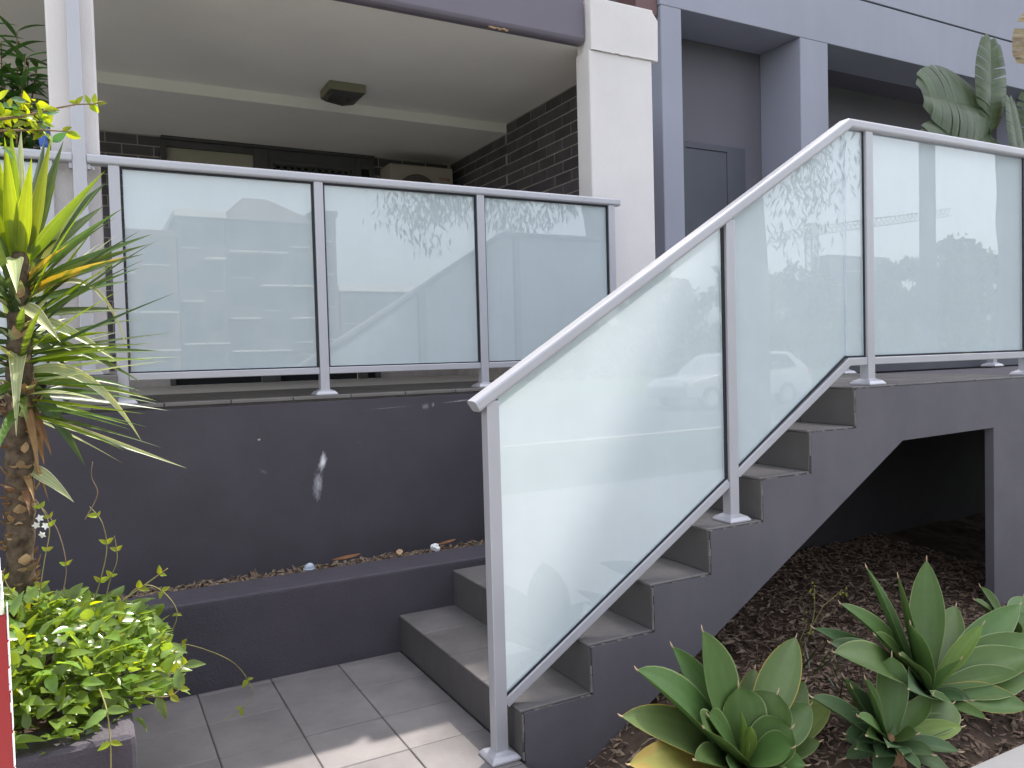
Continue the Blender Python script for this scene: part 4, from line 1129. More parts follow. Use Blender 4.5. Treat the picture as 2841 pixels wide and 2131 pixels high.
for i in range(38):                                      # the rest of the crown, all round the stem
    z = random.uniform(1.28, 1.66); a = random.uniform(-2.6, 2.2) if i % 2 else random.uniform(0, 6.28)
    B = Vector((-1.468, .70, z)); el = (z - 1.28) / .38 * 1.25 - .35 + random.uniform(-.2, .2)
    L_ = random.uniform(.30, .50); d = Vector((math.cos(a) * math.cos(el), math.sin(a) * math.cos(el), math.sin(el)))
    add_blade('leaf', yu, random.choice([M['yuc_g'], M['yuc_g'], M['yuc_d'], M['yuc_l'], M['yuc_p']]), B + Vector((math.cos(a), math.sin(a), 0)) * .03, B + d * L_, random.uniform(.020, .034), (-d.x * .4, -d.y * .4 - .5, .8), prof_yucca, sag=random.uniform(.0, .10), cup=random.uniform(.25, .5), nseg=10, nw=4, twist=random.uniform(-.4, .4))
for i in range(26):                                      # finer leaves on the sunny side
    z = random.uniform(1.24, 1.62); a = random.uniform(-.9, .9); B = Vector((-1.468, .70, z)); el = (z - 1.24) / .38 * 1.3 - .38 + random.uniform(-.2, .2)
    L_ = random.uniform(.40, .56); d = Vector((math.cos(a) * math.cos(el), math.sin(a) * math.cos(el), math.sin(el)))
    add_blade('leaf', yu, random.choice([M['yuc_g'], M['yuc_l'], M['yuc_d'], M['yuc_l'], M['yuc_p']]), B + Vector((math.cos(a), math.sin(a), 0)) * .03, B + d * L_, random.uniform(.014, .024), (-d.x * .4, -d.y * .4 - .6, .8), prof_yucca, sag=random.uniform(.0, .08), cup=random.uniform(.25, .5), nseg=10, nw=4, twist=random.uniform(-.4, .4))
for i in range(60):                                      # dry bases between the live leaves
    z = random.uniform(1.22, 1.68); a = random.uniform(0, 6.28); d = Vector((math.cos(a), math.sin(a), 0)); b = Vector((-1.468, .70, z)) + d * .025
    add_blade('leaf_base', yu, random.choice([M['yuc_d'], M['yuc_d'], M['yuc_p'], M['scar']]), b, b + d * random.uniform(.03, .06) + Vector((0, 0, random.uniform(.01, .06))), random.uniform(.025, .040), (-d.x, -d.y, 1), prof_yucca, nseg=4, nw=3, cup=.5)

# ================================================================== JASMINE BUSH
def leaf_proto(name, L_, w, fold, curve, mat, nseg=5, pr=prof_oval):
    v = []; uv = []; f = []
    for i in range(nseg + 1):
        t = i / nseg; hw = w * .5 * pr(t) if 0 < i < nseg else w * .03
        for k in (-1, 0, 1):
            v.append((hw * k, L_ * t, abs(k) * fold * hw - curve * L_ * t * t)); uv.append(((k + 1) / 2, t))
    for i in range(nseg):
        for k in range(2):
            a = i * 3 + k; f.append((a, a + 1, a + 4, a + 3))
    return mesh_uv(name, v, f, uv, mat)
def orient(p, d, nrm):
    d = Vector(d).normalized(); s = d.cross(Vector(nrm)); s = s.normalized() if s.length > 1e-4 else d.cross(Vector((1, 0, 0))).normalized()
    n = s.cross(d)
    return Matrix(((s.x, d.x, n.x, p[0]), (s.y, d.y, n.y, p[1]), (s.z, d.z, n.z, p[2]), (0, 0, 0, 1)))
bush = thing('jasmine_bush', 'sunlit glossy green jasmine mound with trailing tendrils in the planter corner', 'shrub', (-1.5, 0.55, 0.34))
JL = [leaf_proto('leaf', random.uniform(.058, .085), random.uniform(.027, .038), .35, random.uniform(.05, .3), M['jas']) for _ in range(6)]
JY = [leaf_proto('leaf', random.uniform(.030, .050), random.uniform(.015, .023), .4, random.uniform(.05, .25), M['jas_y']) for _ in range(3)]
def bush_top(x, y):
    u = ((x + 1.58) / .52); w = ((y - .52) / .50)
    d = u * u + w * w
    return 0.42 + 0.25 * max(0, 1 - d) ** .6 + 0.05 * noise.noise(Vector((x * 6, y * 6, 1))) if d < 1 else None
n_part = 0; allmb_v = []; allmb_f = []; tries = 0
cand = []
while len(cand) < 1900 and tries < 20000:
    tries += 1
    x = random.uniform(-2.1, -1.0); y = random.uniform(0.04, 1.02)
    zt_ = bush_top(x, y)
    if zt_ is None: continue
    depth = random.random() ** 2.0 * .16
    z = zt_ - depth + random.uniform(-.02, .03)
    if z < .36: z = random.uniform(.36, .45)
    cand.append((depth + max(0, -(x + 1.75)) + .25 * max(0, y - .5), x, y, z))
for _ in range(330):
    x = random.uniform(-1.85, -1.16); y = random.uniform(0.15, 0.36); z = random.uniform(.38, .50) + max(0, y - .1) * .3
    cand.append((random.random() * .12, x, y, z))
cand.sort()
for rank, (dp, x, y, z) in enumerate(cand):
    o_ = Vector((x + 1.58, y - .52, .22)); o_ += Vector((random.gauss(0, .35), random.gauss(0, .35), random.gauss(.05, .25)))
    d = o_.normalized(); nrm = Vector((random.gauss(0, .4), random.gauss(-.25, .4), 1))
    mw = orient((x, y, z), d, nrm) @ Matrix.Scale(random.uniform(.75, 1.2), 4)
    if rank < 290:
        link('leaf', random.choice(JL) if random.random() > .27 else random.choice(JY), bush, mw)
    else:
        me = random.choice(JL); b = len(allmb_v)
        allmb_v += [tuple(mw @ v_.co) for v_ in me.vertices]
        allmb_f += [tuple(b + i for i in p_.vertices) for p_ in me.polygons]
me = bpy.data.meshes.new('inner_leaves'); me.from_pydata(allmb_v, [], allmb_f); me.materials.append(M['jas'])
me.polygons.foreach_set('use_smooth', [True] * len(me.polygons))
o = link('inner_leaves', me, bush); o['kind'] = 'stuff'
mb = MB()
for _ in range(60):
    a = random.uniform(0, 6.28); r = random.uniform(.1, .45)
    e = Vector((-1.58 + r * math.cos(a), .52 + r * math.sin(a), random.uniform(.45, .62)))
    b = Vector((-1.58 + .3 * r * math.cos(a), .52 + .3 * r * math.sin(a), .33)); m_ = (b + e) / 2 + Vector((0, 0, .06))
    mb.tube([b, m_, e], [.003, .0022, .0015], 5)
o = part('stems', mb, M['twig'], bush); o['kind'] = 'stuff'
def tendril(pts, r=.0022, leaves=0, mat='vine', big=False):
    P_ = [Vector(p) for p in pts]; fine = []
    for i in range(len(P_) - 1):
        p0 = P_[max(i - 1, 0)]; p1 = P_[i]; p2 = P_[i + 1]; p3 = P_[min(i + 2, len(P_) - 1)]
        for k in range(6):
            t = k / 6
            fine.append(0.5 * ((2 * p1) + (p2 - p0) * t + (2 * p0 - 5 * p1 + 4 * p2 - p3) * t * t + (-p0 + 3 * p1 - 3 * p2 + p3) * t ** 3))
    fine.append(P_[-1]); n = len(fine)
    part('tendril', MB().tube(fine, [r * (1 - .35 * i / n) for i in range(n)], 5), M[mat], bush, smooth=True)
    for q in range(leaves):
        i = int(n * (q + 1.0) / (leaves + .6)); i = min(i, n - 2)
        tg = (fine[i + 1] - fine[i]).normalized()
        for sg in (-1, 1):
            d = (tg * .5 + tg.cross(Vector((0, -1, .3))).normalized() * sg * .8 + Vector((0, -.2, .25))).normalized()
            link('leaf', random.choice(JL if big and random.random() < .6 else JY), bush, orient(fine[i], d, (0, -.8, .6)) @ Matrix.Scale(random.uniform(.55, .95) if not big else random.uniform(.8, 1.1), 4))
tendril([(-1.16, .6, .46), (-1.10, .6, .433), (-1.0, .6, .42), (-.862, .6, .335), (-.80, .6, .24), (-.795, .6, .185), (-.84, .6, .145), (-.90, .6, .122)], .0020, 3, 'vine')
tendril([(-1.22, .62, .55), (-1.17, .62, .63), (-1.115, .62, .645), (-1.06, .62, .60), (-1.03, .62, .53), (-1.06, .62, .455), (-1.11, .62, .40)], .0022, 4)
tendril([(-1.26, .6, .56), (-1.20, .6, .61), (-1.12, .6, .66), (-1.055, .6, .70)], .0024, 3)
tendril([(-1.30, .62, .58), (-1.265, .62, .68), (-1.24, .62, .79), (-1.25, .62, .88), (-1.285, .64, .935)], .0022, 3)
tendril([(-1.26, .62, .58), (-1.235, .62, .68), (-1.21, .62, .75), (-1.215, .62, .83)], .0018, 2)
tendril([(-1.28, .12, .50), (-1.265, .06, .46), (-1.26, .02, .40), (-1.262, .0, .32), (-1.268, -.005, .25), (-1.275, -.01, .15)], .0024, 4, 'vine', True)
tendril([(-1.262, .0, .31), (-1.25, -.005, .26), (-1.245, -.01, .20), (-1.235, -.01, .12)], .0024, 1)
tendril([(-1.20, .35, .47), (-1.13, .33, .44), (-1.07, .32, .43), (-1.03, .32, .46)], .0022, 4, 'twig', True)
tendril([(-1.22, .28, .45), (-1.15, .26, .40), (-1.09, .26, .385), (-1.05, .28, .40)], .0022, 4, 'twig', True)
tendril([(-1.45, .5, .60), (-1.42, .52, .78), (-1.40, .54, .90), (-1.43, .56, .98)], .002, 4, 'vine')
tendril([(-1.40, .55, .60), (-1.36, .56, .74), (-1.38, .58, .88), (-1.44, .62, .98)], .0018, 2, 'twig')
tendril([(-1.30, .6, .90), (-1.26, .6, .98), (-1.275, .6, 1.04), (-1.27, .6, 1.09)], .0018, 0, 'twig')
tendril([(-1.44, .5, .62), (-1.50, .5, .70), (-1.53, .5, .78)], .002, 3, 'vine')
def flower(c, r, nrm):
    for k in range(5):
        a = 2 * math.pi * k / 5
        nrm = Vector(nrm).normalized(); s = nrm.cross(Vector((0, 0, 1))).normalized(); u = s.cross(nrm)
        d = s * math.cos(a) + u * math.sin(a)
        o_ = link('petal', PET, bush, orient(c, d, nrm) @ Matrix.Scale(r / .02, 4))
PET = leaf_proto('petal', .02, .013, .1, .1, M['petal'])
flower((-1.375, .30, .605), .019, (0.1, -.9, .5))
for c in ((-1.425, .54, .93), (-1.41, .53, .905), (-1.42, .52, .88), (-1.435, .53, .91)): flower(c, .013, (random.gauss(0, .4), -.9, random.gauss(0, .4)))

# ================================================================== OVERHANGING YELLOW-GREEN BRANCH
br = thing('leafy_branch', 'overhanging twig with yellow-green leaves in front of the white column', 'branch', (-1.75, 0.45, 2.10))
part('twig', MB().tube([(-2.0, .5, 2.05), (-1.75, .46, 2.10), (-1.55, .43, 2.125), (-1.40, .40, 2.155), (-1.329, .40, 2.185), (-1.27, .40, 2.205), (-1.222, .40, 2.212), (-1.195, .40, 2.225)], [.010, .008, .006, .004, .003, .0025, .002, .001], 7), M['twig'], br, smooth=True)
part('twig', MB().tube([(-1.62, .44, 2.118), (-1.48, .42, 2.108), (-1.36, .40, 2.118), (-1.29, .40, 2.12)], [.005, .004, .003, .0015], 6), M['twig'], br, smooth=True)
YL = [leaf_proto('leaf', random.uniform(.036, .050), random.uniform(.017, .023), .25, random.uniform(0, .2), M['yel']) for _ in range(5)]
YD = [leaf_proto('leaf', .05, .024, .3, .1, M['ole'])]
def spray(p, n, sp):
    for _ in range(n):
        q = Vector(p) + Vector((random.gauss(0, sp), random.gauss(0, sp * .7), random.gauss(0, sp * .45)))
        link('leaf', random.choice(YL) if random.random() > .2 else YD[0], br, orient(q, (random.gauss(.3, .8), random.gauss(0, .5), random.gauss(.1, .6)), (random.gauss(0, .5), -1, random.gauss(.3, .5))))
spray((-1.45, .41, 2.14), 30, .045); spray((-1.40, .40, 2.175), 16, .03); spray((-1.52, .42, 2.12), 22, .05); spray((-1.36, .40, 2.115), 12, .03); spray((-1.70, .45, 2.11), 20, .06)
for p, d in (((-1.27, .40, 2.205), (.5, 0, .85)), ((-1.262, .4, 2.207), (-.9, 0, .25)), ((-1.235, .4, 2.21), (-.3, 0, 1)), ((-1.222, .4, 2.212), (.15, 0, 1)), ((-1.215, .4, 2.214), (1, 0, .25)), ((-1.225, .4, 2.212), (.5, 0, -.85)), ((-1.235, .4, 2.208), (.75, 0, -.7)), ((-1.30, .4, 2.118), (.95, -.1, -.15)), ((-1.31, .4, 2.12), (.8, 0, .5)), ((-1.29, .4, 2.12), (.9, 0, -.4))):
    link('leaf', random.choice(YL), br, orient(p, d, (random.gauss(0, .3), -1, .3)) @ Matrix.Scale(.8, 4))

# ================================================================== SHRUB ON THE TERRACE (left)
sh = thing('terrace_shrub', 'dark green narrow-leaved shrub standing on the terrace behind the yucca', 'shrub', (-1.56, 2.15, ZT))
part('pot', MB().tube([(-1.60, 2.20, ZT), (-1.60, 2.20, ZT + .02), (-1.60, 2.20, ZT + .33), (-1.60, 2.20, ZT + .36)], [.13, .14, .18, .185], 20), M['planter'], sh, smooth=True)
OL = [leaf_proto('leaf', random.uniform(.11, .17), random.uniform(.024, .034), .4, random.uniform(.1, .5), M['ole'], 6) for _ in range(5)]
for s in range(16):
    a = random.uniform(0, 6.28); top = Vector((-1.50 + random.uniform(-.14, .11), 2.10 + random.uniform(-.16, .16), random.uniform(2.42, 2.98)))
    if s == 0: top = Vector((-1.50, 2.08, 3.0))
    if s == 1: top = Vector((-1.42, 2.06, 2.86))
    b = Vector((-1.60 + .05 * math.cos(a), 2.20 + .05 * math.sin(a), ZT + .34)); m_ = (b * .5 + top * .5) + Vector((0, 0, .05))
    part('stem', MB().tube([b, m_, top], [.007, .005, .003], 6), M['twig'], sh, smooth=True)
    for q in range(30):
        t = .42 + .6 * q / 30; p_ = (b * (1 - t) ** 2 + m_ * 2 * t * (1 - t) + top * t * t) if t < 1 else top
        w_ = q * 2.4 + random.uniform(-.3, .3)
        link('leaf', random.choice(OL), sh, orient(p_, (math.cos(w_), math.sin(w_), random.uniform(.1, .9)), (0, 0, 1)))

# ================================================================== STRELITZIA (right)
sg = thing('strelitzia', 'broad split-leaved strelitzia in front of the blue-grey entrance', 'strelitzia', (6.6, 2.35, ZT))
def big_leaf(B, T, w, N, mat, gaps=(), droop=.05):
    """a banana-like leaf: midrib plus lobes torn along the side veins"""
    B = Vector(B); T = Vector(T); N = Vector(N).normalized(); ax = (T - B); L_ = ax.length; ax.normalize()
    sd = ax.cross(N).normalized(); n_ = sd.cross(ax)
    rib = part('leaf', MB().tube([tuple(B + ax * L_ * i / 8 - n_ * .004 + n_ * droop * L_ * -((i / 8) ** 2)) for i in range(9)], [.012 * (1 - .8 * i / 8) for i in range(9)], 6), mat, sg, smooth=True)
    nl = 9
    for side in (-1, 1):
        t0 = .03
        for q in range(nl):
            t1 = .03 + .97 * (q + 1) / nl
            if (side, q) in gaps: t0 = t1; continue
            v = []; uv = []; f = []
            split = 0.0015 + (0.010 if random.random() < .15 else 0)
            for i in range(5):
                t = t0 + (t1 - t0) * i / 4
                r0 = B + ax * L_ * t - n_ * droop * L_ * t * t
                wid = w * .5 * max(.05, math.sin(math.pi * min(.97, (.10 + .86 * t))) ** .6)
                for k in range(6):
                    s = k / 5
                    sweep_ = .20 * L_ * s * (1 if t < .9 else .5)
                    p_ = r0 + sd * side * wid * s + ax * (sweep_ * .5 + (i - 2) * -split * s) + n_ * (.10 * wid * math.sin(s * 2.6) - .10 * wid * s * s)
                    v.append(tuple(p_)); uv.append((t * 3, s))
            for i in range(4):
                for k in range(5):
                    a = i * 6 + k; f.append((a, a + 1, a + 7, a + 6))
            link('lobe', mesh_uv('lobe', v, f, uv, mat), rib)
            t0 = t1
    return rib
for B, T, w, N, mt, gp in (((6.64, 2.30, 3.45), (6.74, 2.30, 4.40), .52, (.0, -1, .1), 'str', ()),
        ((6.75, 2.36, 3.70), (5.76, 2.36, 3.76), .85, (0, -1, .35), 'str', ()),
        ((6.85, 2.28, 3.30), (5.62, 2.24, 3.30), .55, (0, -1, .3), 'str', ()),
        ((7.05, 2.22, 2.9), (6.84, 2.18, 3.80), .40, (.2, -1, 0), 'str', ()),
        ((7.35, 2.30, 3.2), (7.3, 2.24, 3.95), .45, (-.2, -1, 0), 'str', ()),
        ((7.25, 2.15, 4.75), (6.98, 2.15, 4.15), .42, (-.3, -1, 0), 'str_dry', ((1, 3), (-1, 5)))):
    big_leaf(B, T, w, N, M[mt], gp)
for a, b in (((6.6, 2.4, ZT), (6.64, 2.30, 3.45)), ((6.7, 2.4, ZT), (6.75, 2.36, 3.70)), ((6.75, 2.4, ZT), (6.85, 2.28, 3.30)), ((6.9, 2.4, ZT), (7.05, 2.22, 2.9)), ((7.0, 2.4, ZT), (7.35, 2.30, 3.2)), ((6.95, 2.4, ZT), (7.25, 2.15, 4.75))):
    m_ = (Vector(a) + Vector(b)) / 2 + Vector((.05, 0, 0))
    part('stalk', MB().tube([a, tuple(m_), b], [.022, .016, .011], 7), M['str'], sg, smooth=True)

# ================================================================== SIGN BOARD at the very left
sn = thing('sign_board', 'red and cream sign board on a post at the photograph edge', 'sign', (-1.8, -1.0, 0))
part('panel', BOX(-2.40, -1.393, -1.006, -0.994, 0.25, 1.045), M['red'], sn, 0.002, 1)
part('upper_panel', MB().prism_y([(-2.40, 1.046), (-1.397, 1.046), (-1.397, 1.06), (-1.405, 1.215), (-2.40, 1.215)], -1.006, -0.994), M['cream'], sn, 0.002, 1)
mb = MB(); z = 0.40
while z < 1.2:
    h_ = random.uniform(.01, .03); x_ = -1.3928 if z < 1.04 else -1.3968 - max(0, z - 1.06) * .05
    mb.box(x_ - random.uniform(.0004, .0022), x_ + .0004, -1.0072, -0.9955, z, z + h_ * random.uniform(.7, 1.0)); z += h_
part('torn_sticker', mb, M['whiteplastic'], sn)['kind'] = 'stuff'
part('post', BOX(-1.95, -1.88, -0.993, -0.93, -0.05, 1.3), M['cream'], sn, 0.004, 1)

# ================================================================== ACROSS THE STREET (seen mirrored in the glass)
def apartment(name, label, x0, x1, y, d, z1, wall, floors, cols, balc=True, roof='flat', base=-0.3):
    t = thing(name, label, 'building', ((x0 + x1) / 2, y - d / 2, base))
    wl = part('wall', BOX(x0, x1, y - d, y, base, z1), wall, t)
    fh = (z1 - base) / floors; cw = (x1 - x0) / cols
    for i in range(floors):
        for c in range(cols):
            a = x0 + cw * c + cw * .2; b = a + cw * .6; zz = base + fh * i + fh * .28
            w = part('window', BOX(a, b, y, y + .06, zz, zz + fh * .5), M['window'], t)
            part('sill', BOX(a - .1, b + .1, y + .01, y + .16, zz - .10, zz - .02), M['offwhite'], w)
        if balc and i > 0:
            for c in range(cols):
                if (i + c) % 3 == 0: continue
                a = x0 + cw * c + .1; zz = base + fh * i
                bl = part('balcony', MB().box(a, a + cw - .2, y + .07, y + 1.3, zz - .05, zz + .06), M['offwhite'], t)
                part('balustrade', MB().box(a, a + cw - .2, y + 1.22, y + 1.29, zz + .061, zz + .95), M['window'] if (i * 3 + c) % 2 else wall, bl)
    if roof == 'hip':
        b = MB(); o_ = .5
        b.v = [(x0 - o_, y - d - o_, z1), (x1 + o_, y - d - o_, z1), (x1 + o_, y + o_, z1), (x0 - o_, y + o_, z1), (x0 + (x1 - x0) * .35, y - d / 2, z1 + 3.0), (x0 + (x1 - x0) * .65, y - d / 2, z1 + 3.0)]
        b.f = [(3, 2, 1, 0), (0, 1, 5, 4), (1, 2, 5), (2, 3, 4, 5), (3, 0, 4)]
        part('roof', b, M['rooftile'], t)
    else:
        part('parapet', BOX(x0 - .15, x1 + .15, y - d - .15, y + .15, z1 + .001, z1 + .5), M['offwhite'] if roof == 'white' else wall, t)
    return t
apartment('apartment_block', 'low white-balconied apartment wing at the left end across the street', -6.0, 5.0, -58.0, 12, 10.8, M['redbrick'], 4, 4)
apartment('apartment_block', 'mid-height brick apartment block with flat roof across the street', 5.2, 8.6, -59.0, 12, 12.6, M['greybrick'], 4, 2, roof='white')
apartment('apartment_block', 'tallest brick apartment block with hipped dark roof across the street', 8.8, 15.8, -60.0, 12, 12.7, M['greybrick'], 5, 3, roof='hip')
apartment('apartment_block', 'narrow red brick stair tower beside the hipped-roof block', 15.9, 17.7, -60.0, 10, 13.4, M['redbrick'], 5, 1, balc=False)
apartment('apartment_block', 'low long pale building across the street beyond the brick tower', 18.5, 29.0, -62.0, 12, 7.4, M['greybrick'], 2, 6, roof='white')
apartment('apartment_tower', 'distant slab tower beside the crane beyond the park trees', 146.0, 166.0, -120.0, 5, 21.5, M['greybrick'], 7, 6)

cr = thing('tower_crane', 'distant lattice tower crane with a long inclined jib', 'crane', (141.4, -121.0, -0.3))
def lattice(a, b, hw, n, r):
    a = Vector(a); b = Vector(b); t = (b - a).normalized(); s = t.cross(Vector((0, 1, 0))).normalized() * hw; u = Vector((0, 1, 0)) * hw; m = MB()
    cs = [s + u, s - u, -s - u, -s + u]
    for c in cs: m.tube([a + c, b + c], r, 4)
    for i in range(n):
        p = a.lerp(b, i / n); q = a.lerp(b, (i + 1) / n)
        for k in range(4): m.tube([p + cs[k], q + cs[(k + 1) % 4]], r * .7, 4)
    return m
part('mast', lattice((141.4, -121, -0.3), (141.4, -121, 26.5), .9, 14, .22), M['steel'], cr)
part('jib', lattice((141.4, -121, 27.2), (190, -121, 34.2), .9, 30, .16), M['steel'], cr)
part('counter_jib', lattice((141.4, -121, 27.2), (130, -121, 25.2), .9, 8, .16), M['steel'], cr)
part('cab', BOX(140.2, 142.6, -122, -120, 26.5, 28.8), M['steel'], cr)

def tree(name, label, x, y, h, rad, trunk_h, leaves, mat, group=None, clumps=14, leaf=.35):
    t = thing(name, label, 'tree', (x, y, -0.3), group)
    mb = MB(); mb.tube([(x, y, -.3), (x + .1, y, trunk_h * .6), (x, y, trunk_h + .3 * h)], [.32, .25, .10], 8)
    cl = []
    for _ in range(clumps):
        a = random.uniform(0, 6.28); r = rad * math.sqrt(random.random()) * .75; zz = random.uniform(trunk_h, h * .9)
        k = 1 - abs((zz - (trunk_h + h) / 2) / (h - trunk_h)) * .9
        cl.append((Vector((x + r * k * math.cos(a), y + r * k * math.sin(a), zz)), rad * random.uniform(.22, .42)))
        mb.tube([(x, y, trunk_h * .9), tuple((Vector((x, y, trunk_h)) + cl[-1][0]) / 2), tuple(cl[-1][0])], [.12, .07, .03], 5)
    cl.append((Vector((x, y, h - rad * .3)), rad * .38))
    part('trunk', mb, M['gumbark'], t)
    v = []; f = []
    for i in range(leaves):
        c, r = random.choice(cl); d = Vector((random.gauss(0, 1), random.gauss(0, 1), random.gauss(0, .8))).normalized() * r * random.random() ** .4
        p = c + d; a = Vector((random.gauss(0, 1), random.gauss(0, 1), random.gauss(0, 1))).normalized(); b_ = a.cross(Vector((random.gauss(0, 1), random.gauss(0, 1), random.gauss(0, 1)))).normalized()
        s = leaf * random.uniform(.6, 1.4); b = len(v)
        v += [tuple(p - a * s), tuple(p + b_ * s * .5), tuple(p + a * s), tuple(p - b_ * s * .5)]; f.append((b, b + 1, b + 2, b + 3))
    me = bpy.data.meshes.new('crown'); me.from_pydata(v, [], f); me.materials.append(mat)
    link('crown', me, t)
    return t
spots = [(46, 7.6, 4.0, 'leftmost street tree, left of the distant tower'), (53, 8.0, 4.2, 'rounded street tree below the crane mast'), (59, 6.8, 4.0, 'low spreading street tree in front of the distant tower'), (64.5, 8.4, 3.6, 'bushy street tree right of the distant tower'), (69.5, 8.6, 3.2, 'street tree behind the bare pole'), (74.6, 11.0, 3.0, 'tallest round-headed street tree in the far row'), (79.5, 9.9, 3.2, 'loose-crowned street tree right of the tallest one'), (85, 8.6, 4.0, 'street tree at the right end of the far row'), (92, 8.0, 4.2, 'last street tree of the far row beyond the glass edge'), (36, 6.6, 4.0, 'street tree at the left beginning of the far row'), (27, 5.6, 3.2, 'small street tree near the long pale building')]
for x, h, r, lb in spots:
    h *= 1.10
    tree('street_tree', lb, x, -45 + random.uniform(-2, 2), h, r, h * .25, 2600, M['treeleaf'], 'street trees in the far row', 16, .34)
hd = MB(); 
for i in range(7000):
    x = random.uniform(20, 110); z = random.uniform(-.3, 3.2); p = Vector((x, -41 + random.uniform(-1, 1), z)); a = Vector((random.gauss(0, 1), random.gauss(0, 1), random.gauss(0, 1))).normalized(); b_ = a.cross(Vector((random.gauss(0, 1), random.gauss(0, 1), random.gauss(0, 1)))).normalized(); s = random.uniform(.25, .6)
    hd.poly([p - a * s, p + b_ * s * .5, p + a * s, p - b_ * s * .5])
tag(part('park_hedge', hd, M['treeleaf'], None), 'long dark hedge below the far row of street trees', 'hedge', kind='stuff')

# gum tree whose leaves hang into the mirrored view
gt = thing('gum_tree', 'leaning gum tree with drooping leaf sprays near the footpath', 'tree', (6.25, -5.1, -0.05))
part('trunk', MB().tube([(6.30, -5.1, -.1), (6.36, -5.1, 1.0), (6.40, -5.1, 2.2), (6.32, -5.1, 3.3), (6.10, -5.05, 4.2), (5.95, -5.0, 6.0)], [.26, .22, .20, .20, .18, .13], 14), M['gumbark'], gt, smooth=True)
limbs = [[(6.15, -5.05, 4.0), (5.2, -5.0, 4.75), (4.2, -4.95, 4.75), (3.2, -4.9, 4.4), (2.6, -4.9, 4.1)], [(6.1, -5.05, 4.2), (7.0, -5.1, 4.5), (7.8, -5.1, 4.3)], [(5.95, -5.0, 6.0), (5.0, -5.0, 7.0), (4.0, -4.9, 7.2)], [(5.95, -5.0, 6.0), (6.9, -5.2, 7.2), (7.6, -5.3, 7.6)], [(5.2, -5.0, 4.75), (4.6, -5.6, 4.9), (3.7, -5.8, 4.6)]]
for lb in limbs: part('limb', MB().tube(lb, [.12, .07, .045, .03, .015][:len(lb)], 7), M['gumbark'], gt, smooth=True)
v = []; f = []
def hang(c, n, spread, drop):
    for _ in range(n):
        p = Vector(c) + Vector((random.gauss(0, spread), random.gauss(0, spread), -random.random() ** 1.3 * drop))
        d = Vector((random.gauss(0, .45), random.gauss(0, .35), -1)).normalized(); s = d.cross(Vector((random.gauss(0, 1), random.gauss(0, 1), .1))).normalized(); L_ = random.uniform(.10, .18); w = L_ * .11
        b = len(v); v.extend([tuple(p), tuple(p + d * L_ * .45 + s * w), tuple(p + d * L_), tuple(p + d * L_ * .45 - s * w)]); f.append((b, b + 1, b + 2, b + 3))
for c, n, sp_, dr_ in (((2.75, -4.9, 4.2), 260, .16, .95), ((3.15, -4.9, 4.3), 420, .18, 1.35), ((3.5, -4.9, 4.4), 360, .18, 1.0), ((3.95, -4.9, 4.5), 380, .22, .95), ((4.4, -5.0, 4.6), 420, .22, 1.2), ((4.75, -5.0, 4.6), 420, .22, 1.5), ((5.15, -5.0, 4.6), 300, .25, 1.1), ((5.6, -5.0, 4.6), 260, .25, .9), ((7.0, -5.1, 4.4), 300, .22, 1.6), ((7.35, -5.1, 4.2), 260, .2, 1.5), ((7.8, -5.1, 4.2), 200, .22, .8), ((4.2, -4.9, 7.1), 500, .6, 1.2), ((7.3, -5.3, 7.6), 500, .6, 1.2), ((5.6, -5, 7.4), 500, .7, 1.0), ((3.8, -5.8, 4.7), 300, .25, 1.0)):
    hang(c, n, sp_, dr_)
me = bpy.data.meshes.new('crown'); me.from_pydata(v, [], f); me.materials.append(M['gum'])
link('crown', me, gt)
tb2 = thing('paperbark_tree', 'rough-barked tree trunk at the right beside the footpath', 'tree', (12.3, -5.2, -0.05))
pt = [(12.35 + .05 * math.sin(i * 1.3), -5.2, -.1 + i * .5) for i in range(14)]
part('trunk', MB().tube(pt, [.21 + .03 * math.sin(i * 2.1) for i in range(14)], 14), M['gumbark'], tb2, smooth=True)
v = []; f = []
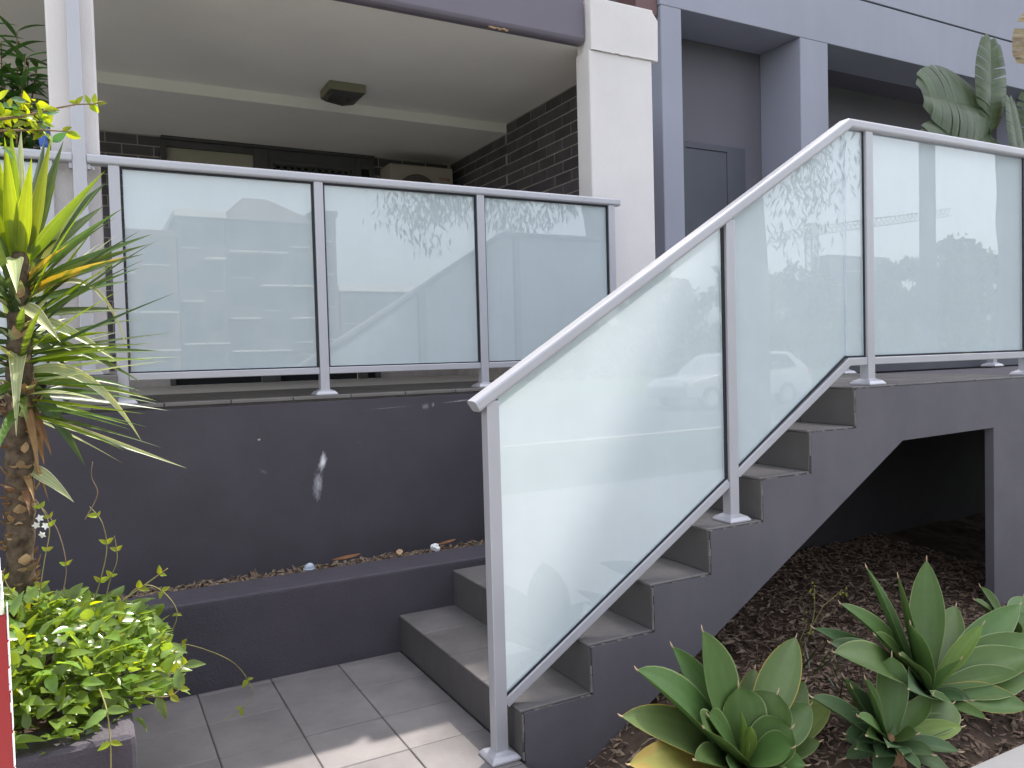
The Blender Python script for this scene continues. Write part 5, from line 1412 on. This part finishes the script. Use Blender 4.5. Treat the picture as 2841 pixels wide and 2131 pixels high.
for c in ((12.3, -5.2, 6.6), (11.6, -5.5, 7.2), (13.1, -5.0, 7.0), (12.4, -4.6, 7.8)): hang(c, 350, .6, 1.2)
me = bpy.data.meshes.new('crown'); me.from_pydata(v, [], f); me.materials.append(M['gum']); link('crown', me, tb2)
pp = thing('power_pole', 'plain round concrete power pole on the footpath verge', 'pole', (9.85, -5.0, -0.05))
part('shaft', MB().tube([(9.85, -5.0, -.1), (9.85, -5.0, 9.0)], [.12, .10], 18), M['gumbark'], pp, smooth=True)
part('crossarm', BOX(8.8, 10.9, -5.06, -4.94, 8.3, 8.42), M['gumbark'], pp)

# parked white hatchback
car = thing('parked_car', 'pale hatchback parked across the road', 'car', (14.5, -14.0, -0.16))
z0 = -0.16
side = [(12.2, z0 + .32), (12.15, z0 + .62), (12.45, z0 + .80), (13.25, z0 + .92), (13.95, z0 + 1.40), (14.6, z0 + 1.50), (15.9, z0 + 1.46), (16.55, z0 + 1.05), (16.70, z0 + .95), (16.78, z0 + .55), (16.70, z0 + .30)]
part('body', MB().prism_y(side, -14.85, -13.15), M['carpaint'], car, 0.06, 3, True)
part('side_window', MB().prism_y([(13.55, z0 + .97), (14.05, z0 + 1.36), (14.75, z0 + 1.42), (14.75, z0 + .98)], -13.155, -13.135), M['carglass'], car)
part('side_window', MB().prism_y([(14.85, z0 + .98), (14.85, z0 + 1.42), (15.75, z0 + 1.38), (16.15, z0 + 1.05)], -13.155, -13.135), M['carglass'], car)
for xx in (13.0, 15.75):
    w_ = part('wheel', MB().tube([(xx, -13.32, z0 + .31), (xx, -13.11, z0 + .31)], [.31, .31], 24), M['tyre'], car, smooth=False)
    part('rim', MB().tube([(xx, -13.109, z0 + .31), (xx, -13.10, z0 + .31)], [.19, .18], 18), M['steel'], w_)
    part('wheel', MB().tube([(xx, -14.89, z0 + .31), (xx, -14.68, z0 + .31)], [.31, .31], 24), M['tyre'], car)
part('tail_light', BOX(16.58, 16.72, -13.35, -13.14, z0 + .82, z0 + 1.02), M['taillight'], car)
part('head_light', BOX(12.22, 12.42, -13.35, -13.14, z0 + .64, z0 + .76), M['offwhite'], car)
